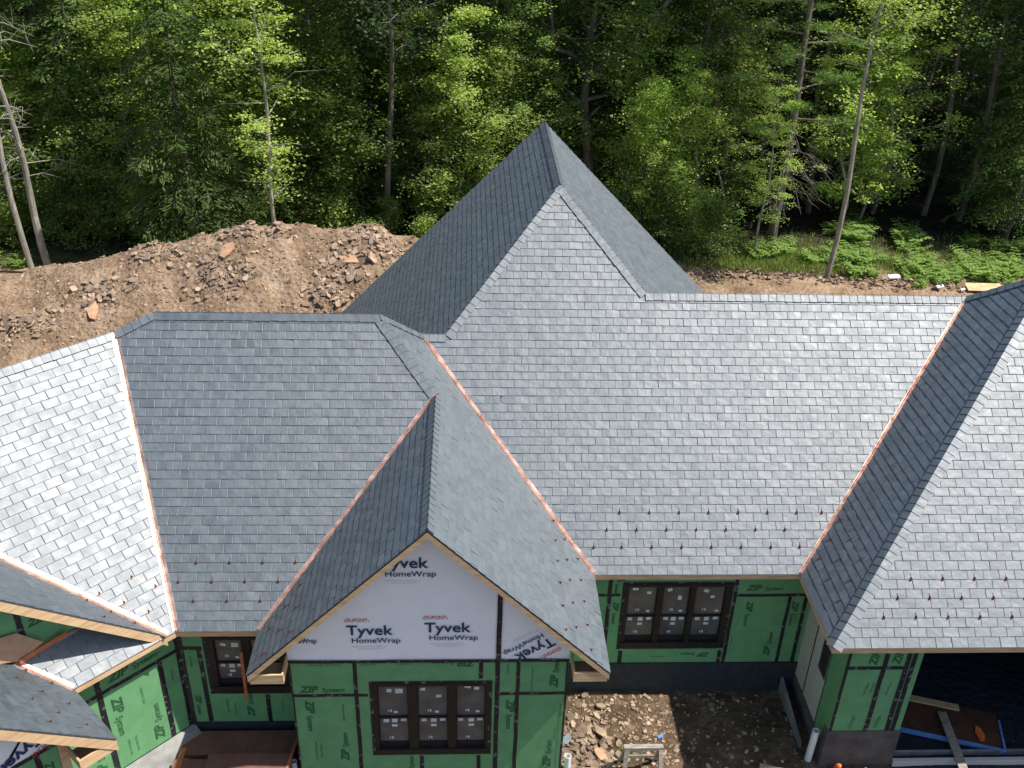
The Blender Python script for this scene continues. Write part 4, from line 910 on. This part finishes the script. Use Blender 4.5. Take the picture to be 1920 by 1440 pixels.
PR = {
 'bright_a': ('broadleaf_tree', deciduous(15, 3.2, .10, 44, M['leafbright'], M['bark'], 1, .11, 90, .155)),
 'bright_b': ('broadleaf_tree', deciduous(13, 2.8, .10, 38, M['leafbright'], M['palebark'], 2, .085, 85, .15, flat=.4)),
 'small_a': ('broadleaf_tree', deciduous(9.5, 2.7, .05, 44, M['leafbright'], M['bark'], 31, .08, 75, .145, flat=.5, asc=.7, wob=2)),
 'small_b': ('broadleaf_tree', deciduous(8.0, 2.4, .05, 40, M['leafmid'], M['bark'], 32, .07, 75, .145, flat=.6, asc=.6, wob=2)),
 'small_c': ('broadleaf_tree', deciduous(10.5, 2.5, .12, 40, M['leafbright'], M['palebark'], 33, .08, 70, .14, flat=.35, asc=.35, wob=2.5)),
 'mid_a': ('broadleaf_tree', deciduous(19, 3.8, .12, 56, M['leafmid'], M['bark'], 3, .17, 95, .165)),
 'mid_b': ('broadleaf_tree', deciduous(17, 3.4, .04, 54, M['leafmid'], M['bark'], 4, .14, 95, .16, flat=.4)),
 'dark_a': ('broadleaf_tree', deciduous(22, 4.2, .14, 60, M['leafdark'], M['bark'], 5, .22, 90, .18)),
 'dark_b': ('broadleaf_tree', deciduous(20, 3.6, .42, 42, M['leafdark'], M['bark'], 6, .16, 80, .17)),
 'tall_mid': ('broadleaf_tree', deciduous(23, 4.0, .32, 50, M['leafmid'], M['bark'], 7, .16, 80, .165)),
 'hemlock_a': ('hemlock_tree', conifer(13, 3.2, .04, 95, M['needle'], M['bark'], 8, fl=330, ls=.12)),
 'hemlock_b': ('hemlock_tree', conifer(17, 3.6, .10, 100, M['needle'], M['bark'], 9, fl=230, ls=.12)),
 'pine': ('pine_tree', plane_pine(18, 3.6, 10)),
 'sapling': ('young_tree', deciduous(13.5, 2.6, .22, 26, M['leafbright'], M['palebark'], 11, .115, 60, .14, flat=.16, gap=.1, asc=.1, wob=.6)),
 'edge_tall': ('broadleaf_tree', deciduous(19, 2.7, .48, 34, M['leafbright'], M['palebark'], 12, .13, 60, .145, flat=.4, wob=.4, asc=.3)),
 'bush': ('bush', deciduous(3.2, 1.5, .05, 16, M['leafmid'], M['bark'], 13, .04, 30, .14)),
 'bushdark': ('bush', deciduous(2.6, 1.9, .03, 18, M['leafdark'], M['bark'], 17, .04, 34, .15)),
 'forked': ('forked_tree', deciduous(19, 3.8, .22, 50, M['leafmid'], M['bark'], 18, .27, 80, .17, fork=True)),
 'bushbright': ('bush', deciduous(2.2, 1.2, .05, 14, M['leafbright'], M['bark'], 14, .03, 30, .12)),
}
PR['snag'] = ('bare_tree', bare(15, 15, .125, nb=24)); PR['snag_b'] = ('bare_tree', bare(11, 16, .17, 'palebark', 22))
placed = []
def plant(kind, x, y, sc=1., rz=None, label='', cat='tree', group=None, sz=None, tiltx=0, tilty=0):
    name, (tm, cm) = PR[kind]; r = empty(name, (x, y, ground(x, y)-.1)); r.rotation_euler = (tiltx, tilty, random.random()*6.28 if rz is None else rz); r.scale = (sc, sc, sz or sc)
    tag(r, label, cat, group)
    for nm, me in (('trunk' if 'bush' not in kind else 'stem', tm), ('crown' if 'snag' not in kind else 'branches', cm)):
        o = bpy.data.objects.new(nm, me); col.objects.link(o); o.parent = r
    placed.append((x, y)); return r
random.seed(99)
# trees one can point to
plant('sapling', -8.35, 40.6, 1.0, .6, 'slender pale trunked sapling with bright tiers behind the dirt mound crest', 'tree')
plant('snag', -18.9, 39.8, 1., .3, 'leaning bare pale trunk at the far left edge of the forest', 'tree')
plant('snag_b', -18.3, 40.4, 1., 0., 'thick broken bare trunk just right of the far left bare trunk', 'tree', tilty=-.05)
plant('hemlock_a', -11.9, 40.6, 1.05, 1., 'broad drooping hemlock behind the left part of the mound', 'tree')
plant('hemlock_b', -17.2, 44.5, .9, 2., 'dark hemlock behind the two bare trunks on the left', 'tree')
plant('dark_b', -3.55, 44.5, 1., 1.1, 'tall brown trunked tree behind the right end of the mound', 'tree')
plant('small_c', -.2, 44.0, 1.0, .4, 'thin pale trunked tree left of the rear roof peak', 'tree')
plant('forked', 5.8, 47.5, 1.0, 0., 'big dark forked tree directly behind the rear roof peak', 'tree')
plant('small_a', 8.4, 44.6, .8, 4., 'bright leafed tree just right of the rear roof peak', 'tree')
plant('pine', 14.69, 43.9, 1.0, 1.2, 'white pine with bare dead lower branches at the forest edge', 'tree')
plant('edge_tall', 16.25, 40.15, 1.0, 2.6, 'tall slim grey trunk standing in the green undergrowth at right', 'tree')
plant('tall_mid', 11.0, 46.2, 1., .2, 'straight trunked tree left of the white pine', 'tree')
plant('tall_mid', 11.6, 46.9, .96, 3.2, 'slightly shorter trunk close behind the straight one left of the pine', 'tree')
plant('tall_mid', 23.8, 48.2, 1., 1., 'slim trunked tree in the dark right part of the forest', 'tree')
plant('dark_b', 25.4, 47.4, 1.02, 4., 'paired slim tree nearer the right frame edge than its twin', 'tree')
plant('sapling', 13.6, 42.7, .62, 5., 'thin young stem just left of the white pine', 'tree')
# forest edge and depth
lab_of = {'bright_a': 'bright green leafy tree', 'bright_b': 'light green slender tree', 'mid_a': 'mid green leafy tree', 'mid_b': 'full mid green tree', 'dark_a': 'tall dark green tree', 'dark_b': 'dark high crowned tree', 'tall_mid': 'tall pale trunked tree', 'hemlock_a': 'drooping hemlock', 'hemlock_b': 'tall hemlock', 'pine': 'white pine', 'small_a': 'low bright green maple', 'small_b': 'low mid green tree', 'small_c': 'slim light green young tree'}
edge = [(-25, 42.5, 'small_a', .95), (-22.6, 44.6, 'small_c', 1.1), (-20.2, 45.2, 'small_a', 1.0), (-16.2, 43.6, 'small_b', 1.), (-15.8, 45.4, 'small_a', 1.15), (-13.6, 44.8, 'small_c', 1.2), (-10.2, 44.8, 'small_a', 1.2), (-8.4, 46.2, 'small_c', 1.15), (-6.2, 44.4, 'small_b', 1.1), (-2.2, 46.6, 'small_c', .95), (1.2, 44.8, 'small_a', .95), (2.8, 46.6, 'small_b', 1.15), (8.0, 47.4, 'small_a', 1.1), (10.0, 45.0, 'small_c', .85), (9.6, 48.5, 'small_b', 1.1), (12.6, 46.8, 'small_c', .9), (18.6, 46.5, 'small_c', 1.05), (20.6, 47.3, 'small_c', 1.1), (27.2, 47, 'small_b', 1.1), (30.5, 46, 'small_a', .9), (-28.5, 44, 'small_b', 1.1), (-21.5, 41.5, 'mid_b', .85), (-24.5, 43, 'bright_a', 1.), (-15.6, 46.5, 'bright_a', 1.05), (-10.6, 46.6, 'bright_a', 1.1), (-6.9, 45.8, 'mid_b', .95), (-5.2, 48.5, 'hemlock_a', 1.1), (-1.8, 48.6, 'mid_a', .9), (1.6, 45.8, 'mid_b', .85), (3.7, 49.2, 'bright_a', 1.15), (8.2, 49.8, 'mid_a', 1.), (13.2, 49.6, 'dark_b', 1.0), (17.6, 48.6, 'dark_b', 1.0), (19.4, 50.5, 'dark_b', 1.05), (21.2, 48.6, 'dark_b', .95), (26.8, 45, 'hemlock_b', .85), (29, 47.5, 'mid_b', 1.), (-27, 47, 'hemlock_b', 1.), (-19.8, 47.2, 'mid_a', .95), (-9.3, 43.4, 'hemlock_b', .55), (-14.9, 43.2, 'bright_b', .85)]
def reg(x): return 'left' if x < -6 else ('middle' if x < 10 else 'right')
for (x, y, k, s) in edge:
    plant(k, x, y, s, None, lab_of[k]+' among the front trees at the '+reg(x)+' of the forest', 'tree', 'front trees of the forest edge, '+reg(x))
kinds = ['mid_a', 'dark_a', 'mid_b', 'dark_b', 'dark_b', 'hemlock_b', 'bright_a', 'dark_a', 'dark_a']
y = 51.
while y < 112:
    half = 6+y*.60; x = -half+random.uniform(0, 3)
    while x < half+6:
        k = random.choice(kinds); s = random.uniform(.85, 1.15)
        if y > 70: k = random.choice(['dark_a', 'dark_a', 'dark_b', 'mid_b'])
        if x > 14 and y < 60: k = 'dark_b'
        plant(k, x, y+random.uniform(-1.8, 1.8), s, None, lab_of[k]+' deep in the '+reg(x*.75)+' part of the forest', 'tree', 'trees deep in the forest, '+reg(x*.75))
        x += random.uniform(3.6, 5.4)*(1+.006*(y-50))
    y += 5.2+.06*(y-50)
# bushes at the edge
for i in range(60):
    x = random.choice((random.uniform(-26, 0), random.uniform(8.5, 34))); yy = random.uniform(41.5, 46.5) if x < 0 else random.uniform(41.8, 47)
    if 12.2 < x < 27: continue
    k = random.choice(('bush', 'bush', 'bushbright')) if x < 0 else random.choice(('bush', 'bushbright'))
    plant(k, x, yy, random.uniform(.55, 1.15), None, ('bright green' if 'bright' in k else 'dark green')+' bush at the foot of the '+('left' if x < 0 else 'right')+' forest edge', 'bush', 'bushes along the '+('left' if x < 0 else 'right')+' forest edge')
for i in range(46):
    x = random.uniform(13, 40); yy = random.uniform(47.5, 68)
    plant('bushdark', x, yy, random.uniform(.5, 1.1), None, 'dim shaded bush inside the right part of the forest', 'bush', 'shaded bushes inside the right forest')
# ferns and grass
V_, F_, T_ = [], [], []
def frond(x, y, s):
    z = ground(x, y); n = random.randint(5, 9)
    for i in range(n):
        a = random.random()*6.28; L = s*random.uniform(.7, 1.2); d = V((cos(a), sin(a), 0)); sd = V((-sin(a), cos(a), 0)); tb = random.uniform(-.2, .2)
        for j in range(6):
            t = (j+.5)/6; p = V((x, y, z))+d*L*t*.8+V((0, 0, L*(1.5*t-1.0*t*t)))
            for sg in (-1, 1): quadleaf(V_, F_, T_, p, (sd*sg+d*.5+V((0, 0, -.1))).normalized(), L*.38*(1.1-t), (V((0, 0, 1))+rdir()*.2).normalized(), min(1, max(0, .5+tb+random.gauss(0, .12))), .5)
cl = [(20.4, 44.6, 2.0, 1.3, 120), (22.6, 41.0, 2.3, 1.3, 190), (18.2, 42.2, 1.4, 1., 60), (20.6, 40.2, 2.0, .8, 90), (25.0, 42.0, 1.5, 1.2, 60), (12.6, 44.4, 2.0, 1.0, 80), (-20, 41, 2.2, .8, 60), (17.8, 40.6, 1.2, .6, 30), (15.5, 42.5, 2.5, 1.0, 60), (28, 44, 3, 1.5, 90)]
for (cx_, cy_, rx, ry, n) in cl:
    for i in range(max(2, n//11)):
        qx, qy = random.gauss(cx_, rx*.6), random.gauss(cy_, ry*.6); sz_ = random.uniform(.5, 1.2)
        for j in range(5): frond(random.gauss(qx, .28), random.gauss(qy, .2), sz_*random.uniform(.6, 1.1))
fo = bpy.data.objects.new('fern_patch', finish('fern_patch', V_, F_, T_, M['fern'])); col.objects.link(fo); tag(fo, 'bright green ferns and undergrowth at the sunny forest edge', 'ferns', kind='stuff')
V_, F_, T_ = [], [], []
for i in range(15000):
    if i % 3: x = random.gauss(14.6, 2.6); yy = random.gauss(41.6, 1.0)
    else: x = random.uniform(8.5, 28); yy = random.gauss(42.5, 1.4)
    if yy < 40.6-.06*(x-14)+.6*noise.noise(V((x*.5, 0, 0))): continue
    quadleaf(V_, F_, T_, V((x, yy, ground(x, yy))), V((random.gauss(0, .35), random.gauss(0, .35), 1)).normalized(), random.uniform(.10, .32), rdir(.2), random.random(), .16)
for i in range(1300):
    x = random.gauss(3.55, .33); yy = random.gauss(14.5, .28)
    if noise.noise(V((x*5, yy*5, 0))) > -.05: quadleaf(V_, F_, T_, V((x, yy, ground(x, yy))), V((random.gauss(0, .8), random.gauss(0, .8), 1)).normalized(), random.uniform(.03, .08), rdir(.2), random.random(), .3)
fo = bpy.data.objects.new('grass_cover', finish('grass_cover', V_, F_, T_, M['grass'])); col.objects.link(fo); tag(fo, 'yellow green grass and weeds on the earth by the forest and courtyard', 'grass', kind='stuff')
# fallen dead branches by the right edge
random.seed(3)
m = MB()
for i in range(9):
    p = V((random.uniform(-1, 1), random.uniform(-.5, .5), random.uniform(.1, .5))); d = V((random.uniform(-1, 1), random.uniform(-.4, .4), random.uniform(-.1, .5))); m.tube([p, p+d*.8, p+d*1.5+rdir()*.1], [.03, .02, .008], 5, cap=False)
o = m.build('brush_pile', M['palebark']); o.location = (11.6, 43.3, -.3); tag(o, 'heap of bare grey dead branches beside the rear roof slope', 'brush pile')
